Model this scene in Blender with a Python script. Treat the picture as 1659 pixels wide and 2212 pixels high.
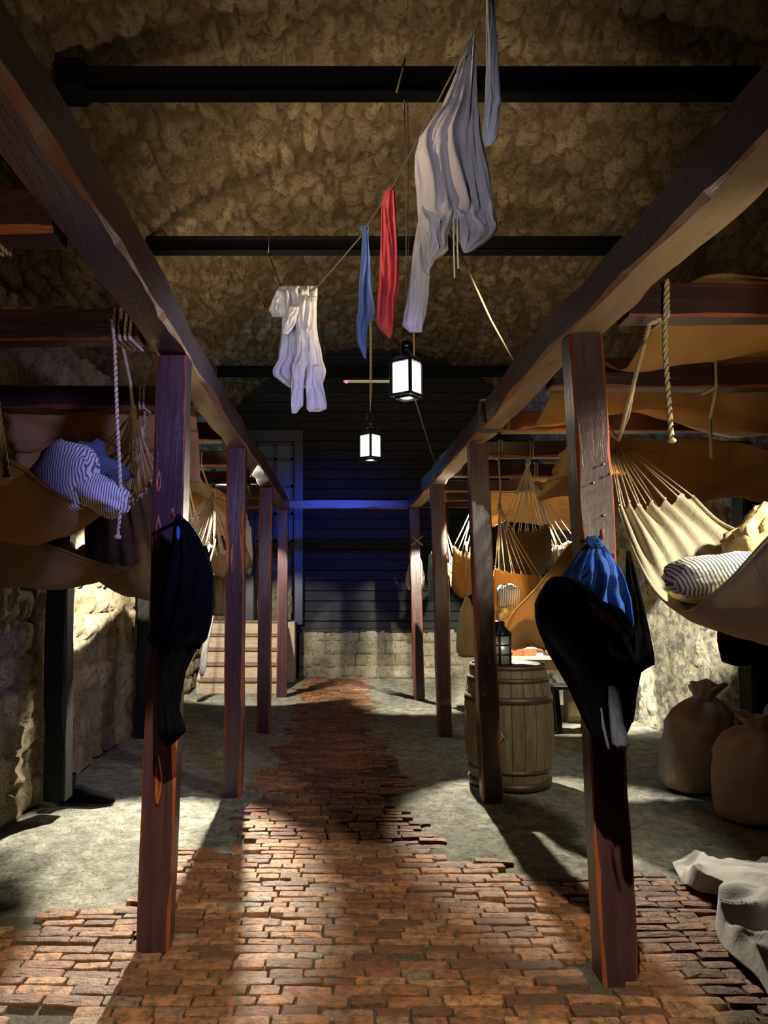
import bpy, bmesh, math, random
from mathutils import Vector, Matrix, Quaternion, noise
random.seed(7)
for o in list(bpy.data.objects): bpy.data.objects.remove(o)
S = bpy.context.scene
COL = S.collection
PI = math.pi
# ------------------------------------------------------------------ camera
FPX = 1661.0
TH = math.radians(5.3654); PSI = 0.0; PX0 = 730.0
cd = bpy.data.cameras.new('camera'); cam = bpy.data.objects.new('camera', cd); COL.objects.link(cam)
cd.shift_x = (829.5-PX0)/1659; cd.sensor_fit = 'HORIZONTAL'; cd.sensor_width = 36; cd.lens = 36*FPX/1659; cd.clip_start = .05
cam.location = (0, 0, 1.5); cam.rotation_euler = (PI/2+TH, 0, -PSI)
S.camera = cam
S.view_settings.view_transform = 'Standard'; S.view_settings.look = 'None'
S.view_settings.gamma = 1; S.view_settings.use_curve_mapping = False
S.view_settings.exposure = 0.0
w = bpy.data.worlds.new('world'); S.world = w; w.use_nodes = True
w.node_tree.nodes['Background'].inputs[0].default_value = (.5, .45, .4, 1)
w.node_tree.nodes['Background'].inputs[1].default_value = 0.001
# ------------------------------------------------------------------ lamps of the exhibition
def spot(name, loc, tgt, energy, col, angle, blend=.3, r=.03):
    l = bpy.data.lights.new(name, 'SPOT'); l.energy = energy; l.color = col
    l.spot_size = math.radians(angle); l.spot_blend = blend; l.shadow_soft_size = r
    o = bpy.data.objects.new(name, l); COL.objects.link(o); o.location = loc
    o.rotation_euler = (Vector(tgt)-Vector(loc)).to_track_quat('-Z', 'Y').to_euler()
    return o
def point(name, loc, energy, col, r=.08):
    l = bpy.data.lights.new(name, 'POINT'); l.energy = energy; l.color = col; l.shadow_soft_size = r
    o = bpy.data.objects.new(name, l); COL.objects.link(o); o.location = loc
    return o
WARM = (1, .87, .62); WHITE = (1, .93, .74); AMB = (1, .78, .5); BLUE = (.12, .32, 1); CYAN = (.1, .6, 1); VIO=(.36,.36,1)
spot('spot_floor_left_rear', (-.84, 6.92, 2.36), (-1.3, 4.2, 0), 2700, WHITE, 42, .5)
spot('spot_floor_right_rear', (.98, 7.3, 2.38), (1.5, 5.0, 0), 1300, WHITE, 42, .4)
spot('spot_floor_front', (.1, .6, 3.6), (-.10, 2.6, 0), 820, WARM, 40, .12)
spot('spot_hammock_right', (2.2, 2.45, 2.38), (1.5, 3.3, 1.65), 230, WHITE, 72, .4)
spot('spot_post_right', (1.45, .8, 1.75), (1.15, 3.0, 2.3), 75, WARM, 50, .6)
spot('spot_rail_left', (-1.2, .5, 1.7), (-1.0, 2.4, 2.8), 40, AMB, 50, .6)
spot('spot_wall_right', (1.35, 4.4, 2.42), (3.3, 6.9, .75), 2300, WHITE, 32, .1)
spot('spot_wall_left', (-.95, 5.0, 2.42), (-2.05, 6.9, .95), 2600, WHITE, 40, .12)
spot('spot_stairs', (-1.5, 8.95, 2.36), (-1.0, 11.2, .35), 650, WHITE, 62, .3)
spot('spot_plinth', (1.5, 6.7, 2.42), (.9, 12.4, .0), 2300, WHITE, 31, .25)
spot('spot_table', (2.3, 7.75, 2.40), (2.35, 9.2, .5), 1500, WHITE, 75, .3)
spot('spot_hammocks_right_rear', (1.95, 9.75, 2.2), (1.5, 6.6, 1.9), 420, WHITE, 42, .4)
spot('spot_hammocks_left_rear', (-1.3, 9.5, 2.2), (-1.1, 6.8, 2.05), 300, WHITE, 38, .4)
spot('spot_vault_left', (-.9, 5.75, 2.78), (.4, 7.8, 5.3), 440, AMB, 105, .9, .35)
spot('spot_vault_right', (1.2, 4.1, 2.80), (.1, 6.8, 5.4), 340, AMB, 100, .9, .1)
spot('spot_vault_near', (-.9, 3.0, 2.80), (.3, 4.6, 5.4), 125, AMB, 110, .9, .06)
spot('spot_blue_wall', (.15, 6.2, 3.6), (.05, 12.6, 2.15), 900, (.02, .10, 1), 31, 1, .05)
spot('spot_blue_posts', (.55, 1.4, 2.4), (-.9, 5.0, 1.75), 260, VIO, 56, .7, .08)
spot('spot_blue_right', (-.5, 7.0, 3.6), (3.2, 11.2, 3.6), 900, (.25,.4,1), 22, .3, .05)
spot('spot_cyan_left', (.6, 8.2, 3.4), (-2.0, 11.6, 3.4), 500, CYAN, 24, .5, .05)
spot('spot_cyan_rail', (.1, 8.2, 3.3), (1.0, 7.9, 2.6), 70, CYAN, 95, .8, .05)
spot('spot_cyan_beam', (-.95, 8.7, 2.8), (-.9, 10.2, 4.3), 60, CYAN, 50, .6, .05)
spot('spot_laundry', (-.35, .9, 2.5), (.2, 4.4, 3.5), 75, (.8,.82,1), 46, .8, .08)

# ------------------------------------------------------------------ helpers
F_ = Vector((math.cos(TH)*math.sin(PSI), math.cos(TH)*math.cos(PSI), math.sin(TH)))
R_ = Vector((math.cos(PSI), -math.sin(PSI), 0)); U_ = R_.cross(F_)
def pt(px, py, Y):
    "the point at distance Y down the vault that the photograph shows at px, py"
    d = F_ + R_*((px-PX0)/FPX) - U_*((py-1106)/FPX)
    t = Y/d.y
    return Vector((d.x*t, Y, 1.5+d.z*t))
def gp(px, py, z=0):
    d = F_ + R_*((px-PX0)/FPX) - U_*((py-1106)/FPX)
    t = (z-1.5)/d.z
    return Vector((d.x*t, d.y*t, z))
def tag(o, label=None, cat=None, group=None, kind=None):
    if label: o['label'] = label
    if cat: o['category'] = cat
    if group: o['group'] = group
    if kind: o['kind'] = kind
    return o
def empty(name, loc, label, cat, group=None, rz=0):
    o = bpy.data.objects.new(name, None); o.location = loc; o.rotation_euler = (0, 0, rz); o.empty_display_size = .1
    COL.objects.link(o); return tag(o, label, cat, group)
class MB:
    def __init__(s): s.v = []; s.f = []; s.m = []; s.c = {}
    def add(s, vs, fs, mi=0):
        b = len(s.v); s.v += [Vector(p) for p in vs]
        for f in fs: s.f.append([b+i for i in f]); s.m.append(mi)
        return b
    def box(s, c, d, mi=0, rot=None, bev=0):
        x, y, z = d[0]/2, d[1]/2, d[2]/2
        if bev:
            b = min(bev, x*.9, y*.9, z*.9); bm = bmesh.new(); bmesh.ops.create_cube(bm, size=1)
            for v in bm.verts: v.co = Vector((v.co.x*d[0], v.co.y*d[1], v.co.z*d[2]))
            bmesh.ops.bevel(bm, geom=bm.edges[:], offset=b, segments=1, affect='EDGES')
            vs = [v.co.copy() for v in bm.verts]; fs = [[v.index for v in f.verts] for f in bm.faces]; bm.free()
        else:
            vs = [Vector((a, b, e)) for a in (-x, x) for b in (-y, y) for e in (-z, z)]
            fs = [(0, 1, 3, 2), (4, 6, 7, 5), (0, 4, 5, 1), (2, 3, 7, 6), (0, 2, 6, 4), (1, 5, 7, 3)]
        if rot: vs = [rot @ v for v in vs]
        s.add([v+Vector(c) for v in vs], fs, mi)
    def rings(s, rings, mi=0, cap=True, closed=True):
        n = len(rings[0]); vs = [p for r in rings for p in r]; fs = []
        for i in range(len(rings)-1):
            for j in range(n if closed else n-1):
                k = (j+1) % n
                fs.append((i*n+j, i*n+k, (i+1)*n+k, (i+1)*n+j))
        if cap and closed:
            fs.append(tuple(range(n-1, -1, -1))); fs.append(tuple((len(rings)-1)*n+j for j in range(n)))
        s.add(vs, fs, mi)
    def tube(s, pts, r, n=6, mi=0, twist=0):
        pts = [Vector(p) for p in pts]; rs = []; up = Vector((.13, .31, .94)).normalized()
        for i, p in enumerate(pts):
            t = (pts[min(i+1, len(pts)-1)]-pts[max(i-1, 0)])
            if t.length < 1e-7: t = Vector((0, 0, 1))
            t.normalize(); a = up.cross(t)
            if a.length < .1: a = Vector((1, 0, 0)).cross(t)
            a.normalize(); b = t.cross(a); rr = r[i] if isinstance(r, (list, tuple)) else r
            rs.append([p+a*rr*math.cos(2*PI*j/n)+b*rr*math.sin(2*PI*j/n) for j in range(n)])
        s.rings(rs, mi)
    def rope(s, pts, r, mi=0, pitch=None):
        "three twisted strands"
        pts = resample([Vector(p) for p in pts], pitch or r*1.1); L = 0; prev = pts[0]; strands = [[], [], []]
        for i, p in enumerate(pts):
            t = (pts[min(i+1, len(pts)-1)]-pts[max(i-1, 0)]).normalized()
            a = Vector((.13, .31, .94)).cross(t)
            if a.length < .1: a = Vector((1, 0, 0)).cross(t)
            a.normalize(); b = t.cross(a); L += (p-prev).length; prev = p; ph = L/r*.75
            for k in range(3):
                q = ph+k*2*PI/3; strands[k].append(p+(a*math.cos(q)+b*math.sin(q))*r*.5)
        for st in strands: s.tube(st, r*.58, 5, mi)
    def lathe(s, prof, n=32, c=(0, 0, 0), mi=0, cap=True):
        c = Vector(c)
        s.rings([[c+Vector((r*math.cos(2*PI*j/n), r*math.sin(2*PI*j/n), z)) for j in range(n)] for r, z in prof], mi, cap)
    def ball(s, c, r, mi=0, sx=1, sy=1, sz=1):
        c = Vector(c)
        s.rings([[c+Vector((r*sx*math.sin(a)*math.cos(2*PI*j/8), r*sy*math.sin(a)*math.sin(2*PI*j/8), -r*sz*math.cos(a))) for j in range(8)]
                 for a in (.25, .8, PI/2, PI-.8, PI-.25)], mi)
    def build(s, name, mats, parent=None, smooth=True, loc=None, rot=None, solid=0, sub=0):
        me = bpy.data.meshes.new(name); me.from_pydata([tuple(v) for v in s.v], [], s.f)
        if not isinstance(mats, (list, tuple)): mats = [mats]
        for m in mats: me.materials.append(m)
        me.polygons.foreach_set('material_index', s.m)
        me.update()
        if smooth: me.polygons.foreach_set('use_smooth', [True]*len(me.polygons))
        o = bpy.data.objects.new(name, me); COL.objects.link(o)
        if loc is not None: o.location = loc
        if rot is not None: o.rotation_euler = rot
        if solid:
            md = o.modifiers.new('thickness', 'SOLIDIFY'); md.thickness = solid; md.offset = 0
        if sub:
            md = o.modifiers.new('round', 'SUBSURF'); md.levels = sub; md.render_levels = sub
        if parent is not None:
            o.parent = parent
            if loc is None:
                M = Matrix.LocRotScale(parent.location, parent.rotation_euler, None)
                o.matrix_parent_inverse = Matrix.Identity(4)
                me.transform(M.inverted())
        return o
def own_origin(o):
    "put a one-mesh thing's origin at its base"
    me = o.data; xs = [v.co for v in me.vertices]
    c = Vector(((min(v.x for v in xs)+max(v.x for v in xs))/2, (min(v.y for v in xs)+max(v.y for v in xs))/2, min(v.z for v in xs)))
    me.transform(Matrix.Translation(-c)); o.location = c
    return o
def resample(pts, step):
    out = [pts[0].copy()]
    for a, b in zip(pts, pts[1:]):
        n = max(1, int((b-a).length/step))
        for i in range(1, n+1): out.append(a.lerp(b, i/n))
    return out
def cat(P, t):
    "Catmull-Rom through list P, t in 0..1"
    n = len(P)-1; x = min(max(t, 0), 1)*n; i = min(int(x), n-1); u = x-i
    p0, p1, p2, p3 = P[max(i-1, 0)], P[i], P[i+1], P[min(i+2, n)]
    if isinstance(p1, (int, float)):
        return .5*((2*p1)+(-p0+p2)*u+(2*p0-5*p1+4*p2-p3)*u*u+(-p0+3*p1-3*p2+p3)*u**3)
    return [.5*((2*b)+(-a+c)*u+(2*a-5*b+4*c-d)*u*u+(-a+3*b-3*c+d)*u**3) for a, b, c, d in zip(p0, p1, p2, p3)]
def curve(pts, n=16):
    pts = [tuple(p) for p in pts]
    return [Vector(cat(pts, i/(n-1))) for i in range(n)]
def sag(a, b, d, n=12):
    a, b = Vector(a), Vector(b)
    return [a.lerp(b, i/(n-1))-Vector((0, 0, d*4*(i/(n-1))*(1-i/(n-1)))) for i in range(n)]

# ------------------------------------------------------------------ materials
def mat(name, col, rough=.7, spec=.5, metal=0, emit=None, estr=0):
    m = bpy.data.materials.new(name); m.use_nodes = True; b = m.node_tree.nodes['Principled BSDF']
    b.inputs['Base Color'].default_value = (*col, 1); b.inputs['Roughness'].default_value = rough
    b.inputs['Specular IOR Level'].default_value = spec; b.inputs['Metallic'].default_value = metal
    if emit: b.inputs['Emission Color'].default_value = (*emit, 1); b.inputs['Emission Strength'].default_value = estr
    return m
class NT:
    def __init__(s, m): s.t = m.node_tree; s.b = s.t.nodes['Principled BSDF']
    def n(s, typ, **k):
        x = s.t.nodes.new(typ)
        for a, v in k.items():
            if a in x.inputs.keys() if hasattr(x.inputs, 'keys') else False: x.inputs[a].default_value = v
            else: setattr(x, a, v)
        return x
    def l(s, a, b): s.t.links.new(a, b)
    def coord(s, scale=(1, 1, 1), out='Object'):
        c = s.n('ShaderNodeTexCoord'); m = s.n('ShaderNodeMapping'); m.inputs['Scale'].default_value = scale
        s.l(c.outputs[out], m.inputs[0]); return m.outputs[0]
    def noise(s, vec, scale, detail=4, rough=.6, dist=0):
        x = s.n('ShaderNodeTexNoise'); x.inputs['Scale'].default_value = scale; x.inputs['Detail'].default_value = detail
        x.inputs['Roughness'].default_value = rough; x.inputs['Distortion'].default_value = dist
        s.l(vec, x.inputs['Vector']); return x.outputs['Fac']
    def ramp(s, fac, stops):
        x = s.n('ShaderNodeValToRGB'); e = x.color_ramp.elements
        while len(e) < len(stops): e.new(.5)
        for i, (p, c) in enumerate(stops):
            e[i].position = p; e[i].color = (*c, 1) if isinstance(c, tuple) else (c, c, c, 1)
        s.l(fac, x.inputs[0]); return x.outputs[0]
    def mix(s, fac, a, b, mode='MIX'):
        x = s.n('ShaderNodeMix'); x.data_type = 'RGBA'; x.blend_type = mode
        for v, i in ((fac, 0), (a, 6), (b, 7)):
            if isinstance(v, (int, float)): x.inputs[i].default_value = v
            elif isinstance(v, tuple): x.inputs[i].default_value = (*v, 1)
            else: s.l(v, x.inputs[i])
        return x.outputs[2]
    def math(s, op, a, b=None, c=None):
        x = s.n('ShaderNodeMath'); x.operation = op
        for i, v in enumerate((a, b, c)):
            if v is None: continue
            if isinstance(v, (int, float)): x.inputs[i].default_value = v
            else: s.l(v, x.inputs[i])
        return x.outputs[0]
    def bump(s, h, dist=.01, strength=1):
        x = s.n('ShaderNodeBump'); x.inputs['Distance'].default_value = dist; x.inputs['Strength'].default_value = strength
        s.l(h, x.inputs['Height']); s.l(x.outputs[0], s.b.inputs['Normal'])
    def base(s, c): s.l(c, s.b.inputs['Base Color'])
    def attr(s, name):
        x = s.n('ShaderNodeAttribute'); x.attribute_name = name; return x
def wood_mat(name, c1, c2, worn, rough=.38, amount=.63, g=(9, 9, .9), spec=.5):
    m = mat(name, c1, rough, spec); t = NT(m)
    v = t.coord(g); grain = t.noise(v, 3, 6, .65, .6)
    c = t.ramp(grain, [(.3, c1), (.7, c2)])
    v2 = t.coord((6, 6, .8)); wear = t.noise(v2, 2.2, 5, .7, .4)
    k = t.ramp(wear, [(amount, 0.0), (amount+.04, 1.0)])
    t.base(t.mix(k, c, worn))
    fine = t.noise(t.coord((40, 40, 5)), 3, 3, .6)
    h = t.math('ADD', t.math('MULTIPLY', grain, .7), t.math('MULTIPLY', fine, .3)); t.bump(h, .006, .7)
    return m
PAINT = wood_mat('brown_paint', (.030, .014, .018), (.062, .027, .028), (.26, .075, .028), .33, .74)
WORN = wood_mat('worn_edge_wood', (.17, .040, .015), (.27, .075, .026), (.05, .02, .015), .42, .60)
BOUNCE_LIT = wood_mat('bounce_lit_underside', (.24, .17, .11), (.36, .25, .16), (.12, .06, .04), .55, .66)  # light bounced off the floor, painted as a paler tone on the rail underside
DARKW = wood_mat('black_timber', (.003, .003, .004), (.006, .006, .007), (.02, .012, .01), .6, .74, spec=.2)
def cloth_mat(name, c1, c2, rough=.9, weave=260, spec=.1, trans=0):
    m = mat(name, c1, rough, spec); t = NT(m)
    big = t.noise(t.coord(), 5, 5, .6); t.base(t.ramp(big, [(.3, c1), (.7, c2)]))
    wv = t.noise(t.coord((1, 1, 1)), weave, 2, .5); wr = t.noise(t.coord(), 16, 4, .6, .8)
    t.bump(t.math('ADD', t.math('MULTIPLY', wr, 1.0), t.math('MULTIPLY', wv, .12)), .012, .55)
    if trans:
        tr = t.n('ShaderNodeBsdfTranslucent'); mx = t.n('ShaderNodeMixShader'); mx.inputs[0].default_value = trans
        tr.inputs[0].default_value = (*c2, 1); out = t.t.nodes['Material Output']
        t.l(t.b.outputs[0], mx.inputs[1]); t.l(tr.outputs[0], mx.inputs[2]); t.l(mx.outputs[0], out.inputs[0])
    return m
CANVAS = cloth_mat('hammock_canvas', (.50, .43, .29), (.60, .53, .38), trans=.12)
TANCAN = cloth_mat('tan_canvas', (.44, .25, .09), (.54, .33, .13), trans=.3)
BROWNC = cloth_mat('brown_canvas', (.20, .135, .07), (.28, .19, .10), trans=.08)
MATTR = cloth_mat('yellow_mattress', (.62, .47, .20), (.75, .60, .32), weave=120)
WHITEC = cloth_mat('white_linen', (.66, .66, .68), (.76, .76, .78))
DARKC = cloth_mat('dark_canvas', (.085, .052, .024), (.13, .08, .04))
OCHRE = cloth_mat('ochre_canvas', (.27, .165, .07), (.34, .215, .10), trans=.2)
GREYC = cloth_mat('grey_linen', (.47, .43, .44), (.55, .51, .52))
BLUEC = cloth_mat('blue_cotton', (.09, .15, .40), (.12, .19, .46))
REDC = cloth_mat('red_cotton', (.56, .07, .09), (.66, .10, .11))
NAVY = cloth_mat('navy_wool', (.0022, .0022, .0026), (.0035, .0036, .0042), weave=150, spec=.02)
SLATE = cloth_mat('slate_wool', (.06, .065, .10), (.09, .10, .14), weave=150)
SHIRTB = cloth_mat('blue_shirt', (.035, .09, .36), (.05, .12, .42))
SACKC = cloth_mat('sack_cloth', (.34, .25, .20), (.42, .32, .26), weave=180)
SHEET = cloth_mat('grey_sheet', (.27, .255, .24), (.34, .32, .30))
ROPE = mat('rope', (.55, .45, .30), .9, .1)
def ticking(name, axis, freq=95, ang=0):
    m = mat(name, (.7, .7, .66), .9, .1); t = NT(m); c = t.n('ShaderNodeTexCoord'); s = t.n('ShaderNodeSeparateXYZ')
    mp = t.n('ShaderNodeMapping'); mp.inputs['Rotation'].default_value = ang if isinstance(ang, tuple) else (0, 0, ang)
    t.l(c.outputs['Object'], mp.inputs[0]); nz = t.n('ShaderNodeTexNoise'); nz.inputs['Scale'].default_value = 6
    t.l(mp.outputs[0], s.inputs[0])
    t.l(mp.outputs[0], nz.inputs['Vector'])
    w_ = t.math('ADD', t.math('MULTIPLY', s.outputs[0], 1.05), t.math('MULTIPLY', s.outputs[2], .35))
    w_ = t.math('ADD', w_, t.math('MULTIPLY', nz.outputs['Fac'], .012))
    k = t.math('SINE', t.math('MULTIPLY', w_, freq*2*PI/1.0))
    t.base(t.ramp(t.math('MULTIPLY_ADD', k, .5, .5), [(.60, (.72, .70, .64)), (.70, (.12, .13, .17))]))
    wr = t.noise(mp.outputs[0], 12, 4, .6, .6); t.bump(wr, .012, .6)
    return m
TICK = ticking('striped_ticking', 0, 66); TICKB = ticking('blue_striped_ticking', 0, 95, (0, 0, 0))
IRON = mat('black_iron', (.002, .002, .0022), .8, .05)
BLACKM = mat('black_metal', (.006, .006, .008), .22, .6, .2)
STEEL = mat('silver_metal', (.5, .5, .5), .25, .5, 1)
GLOW = mat('frosted_glass', (.8, .8, .75), .5, .5, 0, (1, .97, .86), 1.7)
GLOWS = mat('soot_line', (.02, .015, .01), .8)

def stone_mat(name, stops, mortar, bump=.012, fine=55, smear=0):
    m = mat(name, stops[0], .92, .12); t = NT(m); a = t.attr('cell'); s = t.n('ShaderNodeSeparateColor'); t.l(a.outputs['Color'], s.inputs[0])
    v = t.coord(); n1 = t.noise(v, 3, 6, .65); n2 = t.noise(v, fine, 5, .7, .3)
    mixv = t.math('ADD', t.math('MULTIPLY', s.outputs[0], .55), t.math('MULTIPLY', n2, .45))
    c = t.ramp(mixv, [(.15+.7*i/(len(stops)-1), st) for i, st in enumerate(stops)])
    c = t.mix(t.ramp(s.outputs[1], [(.25, 1.0), (.6, 0.0)]), c, mortar)
    if smear:
        ns = t.noise(v, 5.5, 7, .72, .8); c = t.mix(t.ramp(ns, [(.47, 0.0), (.53, smear)]), c, mortar)
    n3 = t.noise(v, 17, 8, .74, .9)
    c = t.mix(t.ramp(n3, [(.36, .85), (.50, 0.0)]), c, (stops[0][0]*.35, stops[0][1]*.32, stops[0][2]*.28))
    c = t.mix(t.ramp(n1, [(.35, .0), (.65, .45)]), c, (stops[0][0]*.5, stops[0][1]*.45, stops[0][2]*.4))
    t.base(c)
    t.bump(t.math('ADD', n3, t.math('MULTIPLY', n2, .35)), bump*2.6, 1)
    return m
VAULT = stone_mat('vault_rubble', [(.13, .098, .06), (.21, .165, .105), (.31, .25, .165)], (.12, .085, .05), .02)
BEIGE = stone_mat('beige_blocks', [(.26, .21, .13), (.40, .33, .22), (.52, .45, .32)], (.30, .25, .16), .018)
GREYS = stone_mat('grey_stones', [(.16, .16, .14), (.25, .25, .22), (.33, .32, .28)], (.60, .56, .42), .012, smear=.9)
PLINTH = stone_mat('plinth_blocks', [(.17, .15, .11), (.27, .24, .18), (.38, .34, .26)], (.10, .09, .07), .015)

def rnd2(i, j, s=0): return (math.sin(i*127.1+j*311.7+s*74.7)*43758.5453) % 1
def stone_h(s, t, fs, ft, seed, warp=.35):
    "rubble: height, per-stone value, joint mask"
    q = Vector((s*fs, t*ft, seed)); wv = noise.noise_vector(q*.6)*warp
    d, p = noise.voronoi(Vector((q.x+wv.x, q.y+wv.y, seed*3.7)), distance_metric='DISTANCE')
    e = d[1]-d[0]; k = min(1, e/.28); r = rnd2(round(p[0].x*13), round(p[0].y*17), seed)
    h = (k*k*(3-2*k))*(.6+.7*r)+.45*noise.fractal(Vector((s*9, t*9, seed)), .7, 2.1, 4)
    return h, r, k
def course_h(s, t, fh, fl, seed):
    "coursed squared stones with ragged joints"
    wq = noise.noise_vector(Vector((s*2.2, t*2.2, seed)))*.05+noise.noise_vector(Vector((s*8, t*8, seed)))*.018
    y = (t+wq.y)/fh; row = math.floor(y); L = fl*(.7+.7*rnd2(row, 3, seed)); x = (s+wq.x)/L+rnd2(row, 9, seed); c = math.floor(x)
    a = min((x-c)*L, (1-(x-c))*L); b = min((y-row)*fh, (1-(y-row))*fh); e = min(a, b)/.022; k = min(1, e)
    r = rnd2(row, c, seed)
    h = (k*k*(3-2*k))*(.5+.7*r)+.5*noise.fractal(Vector((s*8, t*8, seed)), .8, 2.1, 4)
    return h, r, k
def relief(name, fn, us, vs, hfn, amp, material, low=0):
    mb = MB(); nu, nv = len(us), len(vs); cols = []; vv = []
    for u in us:
        for v in vs:
            p, n = fn(u, v); h, r, k = hfn(u, v); low_ = noise.noise(Vector((u*.8, v*.8, 5)))*low
            vv.append(Vector(p)+Vector(n)*((h-.6)*amp+low_)); cols.append((r, k, 0, 1))
    fs = [(i*nv+j, (i+1)*nv+j, (i+1)*nv+j+1, i*nv+j+1) for i in range(nu-1) for j in range(nv-1)]
    mb.add(vv, fs); o = mb.build(name, material)
    ca = o.data.color_attributes.new('cell', 'FLOAT_COLOR', 'POINT')
    ca.data.foreach_set('color', [x for c in cols for x in c])
    return tag(o, kind='structure')
def rng(a, b, step):
    n = max(2, int(round((b-a)/step))+1); return [a+(b-a)*i/(n-1) for i in range(n)]

# ------------------------------------------------------------------ the vault
XL, XR, YB, ZS = -2.07, 3.32, 12.6, 3.3
XC, AX, BZ = (XL+XR)/2, (XR-XL)/2, 2.12
def arch(u, v):
    # u along the vault, v arc length from the left springing
    a = PI-v/ARC*PI
    x, z = XC+AX*math.cos(a), ZS+BZ*math.sin(a)
    n = Vector((-math.cos(a)/AX, 0, -math.sin(a)/BZ)).normalized()
    return Vector((x, u, z)), n
ARC = 7.6
relief('ceiling', arch, rng(0.6, YB, .034), rng(0, ARC, .034),
       lambda u, v: stone_h(u, v, 2.9, 9.0, 2.0, .55), .055, VAULT, .04)
relief('wall_left', lambda u, v: (Vector((XL, u, v)), Vector((1, 0, 0))), rng(.8, YB, .03), rng(0, ZS+.03, .03),
       lambda u, v: course_h(u, v, .21, .26, 4.0), .055, BEIGE, .06)
relief('wall_right', lambda u, v: (Vector((XR, u, v)), Vector((-1, 0, 0))), rng(1.5, YB, .035), rng(0, ZS+.03, .035),
       lambda u, v: stone_h(u, v, 3.6, 5.2, 6.0, .9), .03, GREYS, .05)
# back wall: stone plinth and timber boards
relief('wall_back_plinth', lambda u, v: (Vector((u, YB-.12, v)), Vector((0, -1, 0))), rng(-.62, XR, .03), rng(0, .78, .03),
       lambda u, v: course_h(u, v, .2, .42, 8.0), .04, PLINTH, .02)
def board_mat():
    m = mat('black_boards', (.012, .012, .014), .5, .25); t = NT(m); v = t.coord((1.2, 1, 9))
    g = t.noise(v, 3, 6, .7, .4); sp = t.noise(t.coord((3, 1, 12)), 5, 4, .7)
    c = t.ramp(g, [(.35, (.0035, .0035, .004)), (.7, (.011, .012, .013))])
    t.base(t.mix(t.ramp(sp, [(.66, 0.0), (.71, 1.0)]), c, (.10, .10, .10))); t.bump(t.math('ADD', g, sp), .012, .8); return m
BOARDS = board_mat()
mb = MB(); z = .74; i = 0
while z < 5.35:
    h = .155+.015*rnd2(i, 1); yy = YB-.06+.008*rnd2(i, 2); x0 = -.62 if z < 3.95 else XL
    mb.box(((x0+XR)/2, yy, z+h/2), (XR-x0, .05, h-.008), bev=.006,
           rot=Matrix.Rotation((rnd2(i, 4)-.5)*.004, 3, 'Y')); z += h; i += 1
mb.box(((-.62+XR)/2, YB+.02, 3.05), (XR+.62, .04, 4.6))
mb.box((1.05, YB-.1, .76), (XR+.9, .08, .07), bev=.01)
tag(mb.build('wall_back_boards', BOARDS, smooth=False), kind='structure')
relief('wall_back_left', lambda u, v: (Vector((u, YB+.25, v)), Vector((0, -1, 0))), rng(XL, -.6, .035), rng(.9, 5.4, .035),
       lambda u, v: stone_h(u, v, 5, 7, 3.0), .05, BEIGE, .02)
# glazed door in its frame
DOORP = mat('dark_door_paint', (.018, .022, .028), .4)
BLUEP = mat('blue_door_paint', (.02, .12, .28), .45)
mb = MB()
mb.box((-.64, YB-.12, 2.4), (.16, .14, 3.1), bev=.01); mb.box((-1.42, YB-.12, 2.4), (.14, .14, 3.1), bev=.01)
mb.box((-1.03, YB-.12, 3.92), (.94, .16, .2), bev=.012)
d = tag(mb.build('door_1', DOORP, smooth=False), kind='structure')
mb = MB()
for x in (-1.33, -1.03, -.75): mb.box((x, YB-.06, 2.95), (.05, .05, 1.7))
for zz in (2.2, 2.65, 3.1, 3.55, 3.8): mb.box((-1.03, YB-.06, zz), (.6, .05, .045))
mb.build('glazing_bars', DOORP, d, smooth=False)
PANE = mat('dusty_glass', (.10, .12, .13), .25, .6)
mb = MB(); mb.box((-1.03, YB-.03, 2.98), (.58, .015, 1.6)); mb.build('pane', PANE, d, smooth=False)
mb = MB(); mb.box((-.83, YB-.45, 1.85), (.04, .5, 1.8), bev=.006, rot=None)
for zz in (1.15, 2.5): mb.box((-.855, YB-.45, zz), (.02, .42, .1))
mb.build('door_leaf', BLUEP, d, smooth=False)

# ------------------------------------------------------------------ floor
def concrete():
    m = mat('worn_concrete', (.3, .29, .24), .88, .2); t = NT(m); v = t.coord()
    n1 = t.noise(v, 1.3, 6, .65, .3); n2 = t.noise(v, 9, 8, .75, .2); n3 = t.noise(v, 38, 6, .75, .4)
    c = t.ramp(n2, [(.34, (.13, .125, .10)), (.5, (.33, .32, .26)), (.64, (.56, .54, .44))])
    c = t.mix(t.ramp(n1, [(.4, 0.0), (.65, .6)]), c, (.20, .20, .18))
    c = t.mix(t.ramp(n3, [(.55, 0.0), (.64, .85)]), c, (.075, .07, .055))
    c = t.mix(t.math('MULTIPLY', t.attr('mortar').outputs['Fac'], .8), c, (.07, .055, .04))
    t.base(c); t.bump(t.math('ADD', t.math('MULTIPLY', n2, .6), t.math('MULTIPLY', n3, -1)), .035, 1); return m
CONC = concrete()
def brick_mask(x, y):
    n = noise.fractal(Vector((x*1.6, y*1.6, 3)), .7, 2.1, 3)
    e1 = .45+.16*n-abs(x+.05)+(.1 if y < 6.5 else 0)      # the strip down the middle
    if x > .9: lim = 4.15+.16*n
    elif x > -.9: lim = 4.5+.4*n
    else: lim = 3.75+.3*n
    e2 = lim-y
    return max(e1, e2)
mb = MB(); xs = rng(XL, XR+.02, .03); ys = rng(.8, YB, .032); vv = []
for x in xs:
    for y in ys:
        k = brick_mask(x, y); hz = .012*noise.fractal(Vector((x*3, y*3, 0)), .8, 2.1, 4)+.006*noise.fractal(Vector((x*14, y*14, 2)), .9, 2.1, 3)
        vv.append(Vector((x, y, hz*1.0-.003 if k < 0 else max(-.009, -.003-k*.3)+hz*.4)))
n = len(ys)
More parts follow.
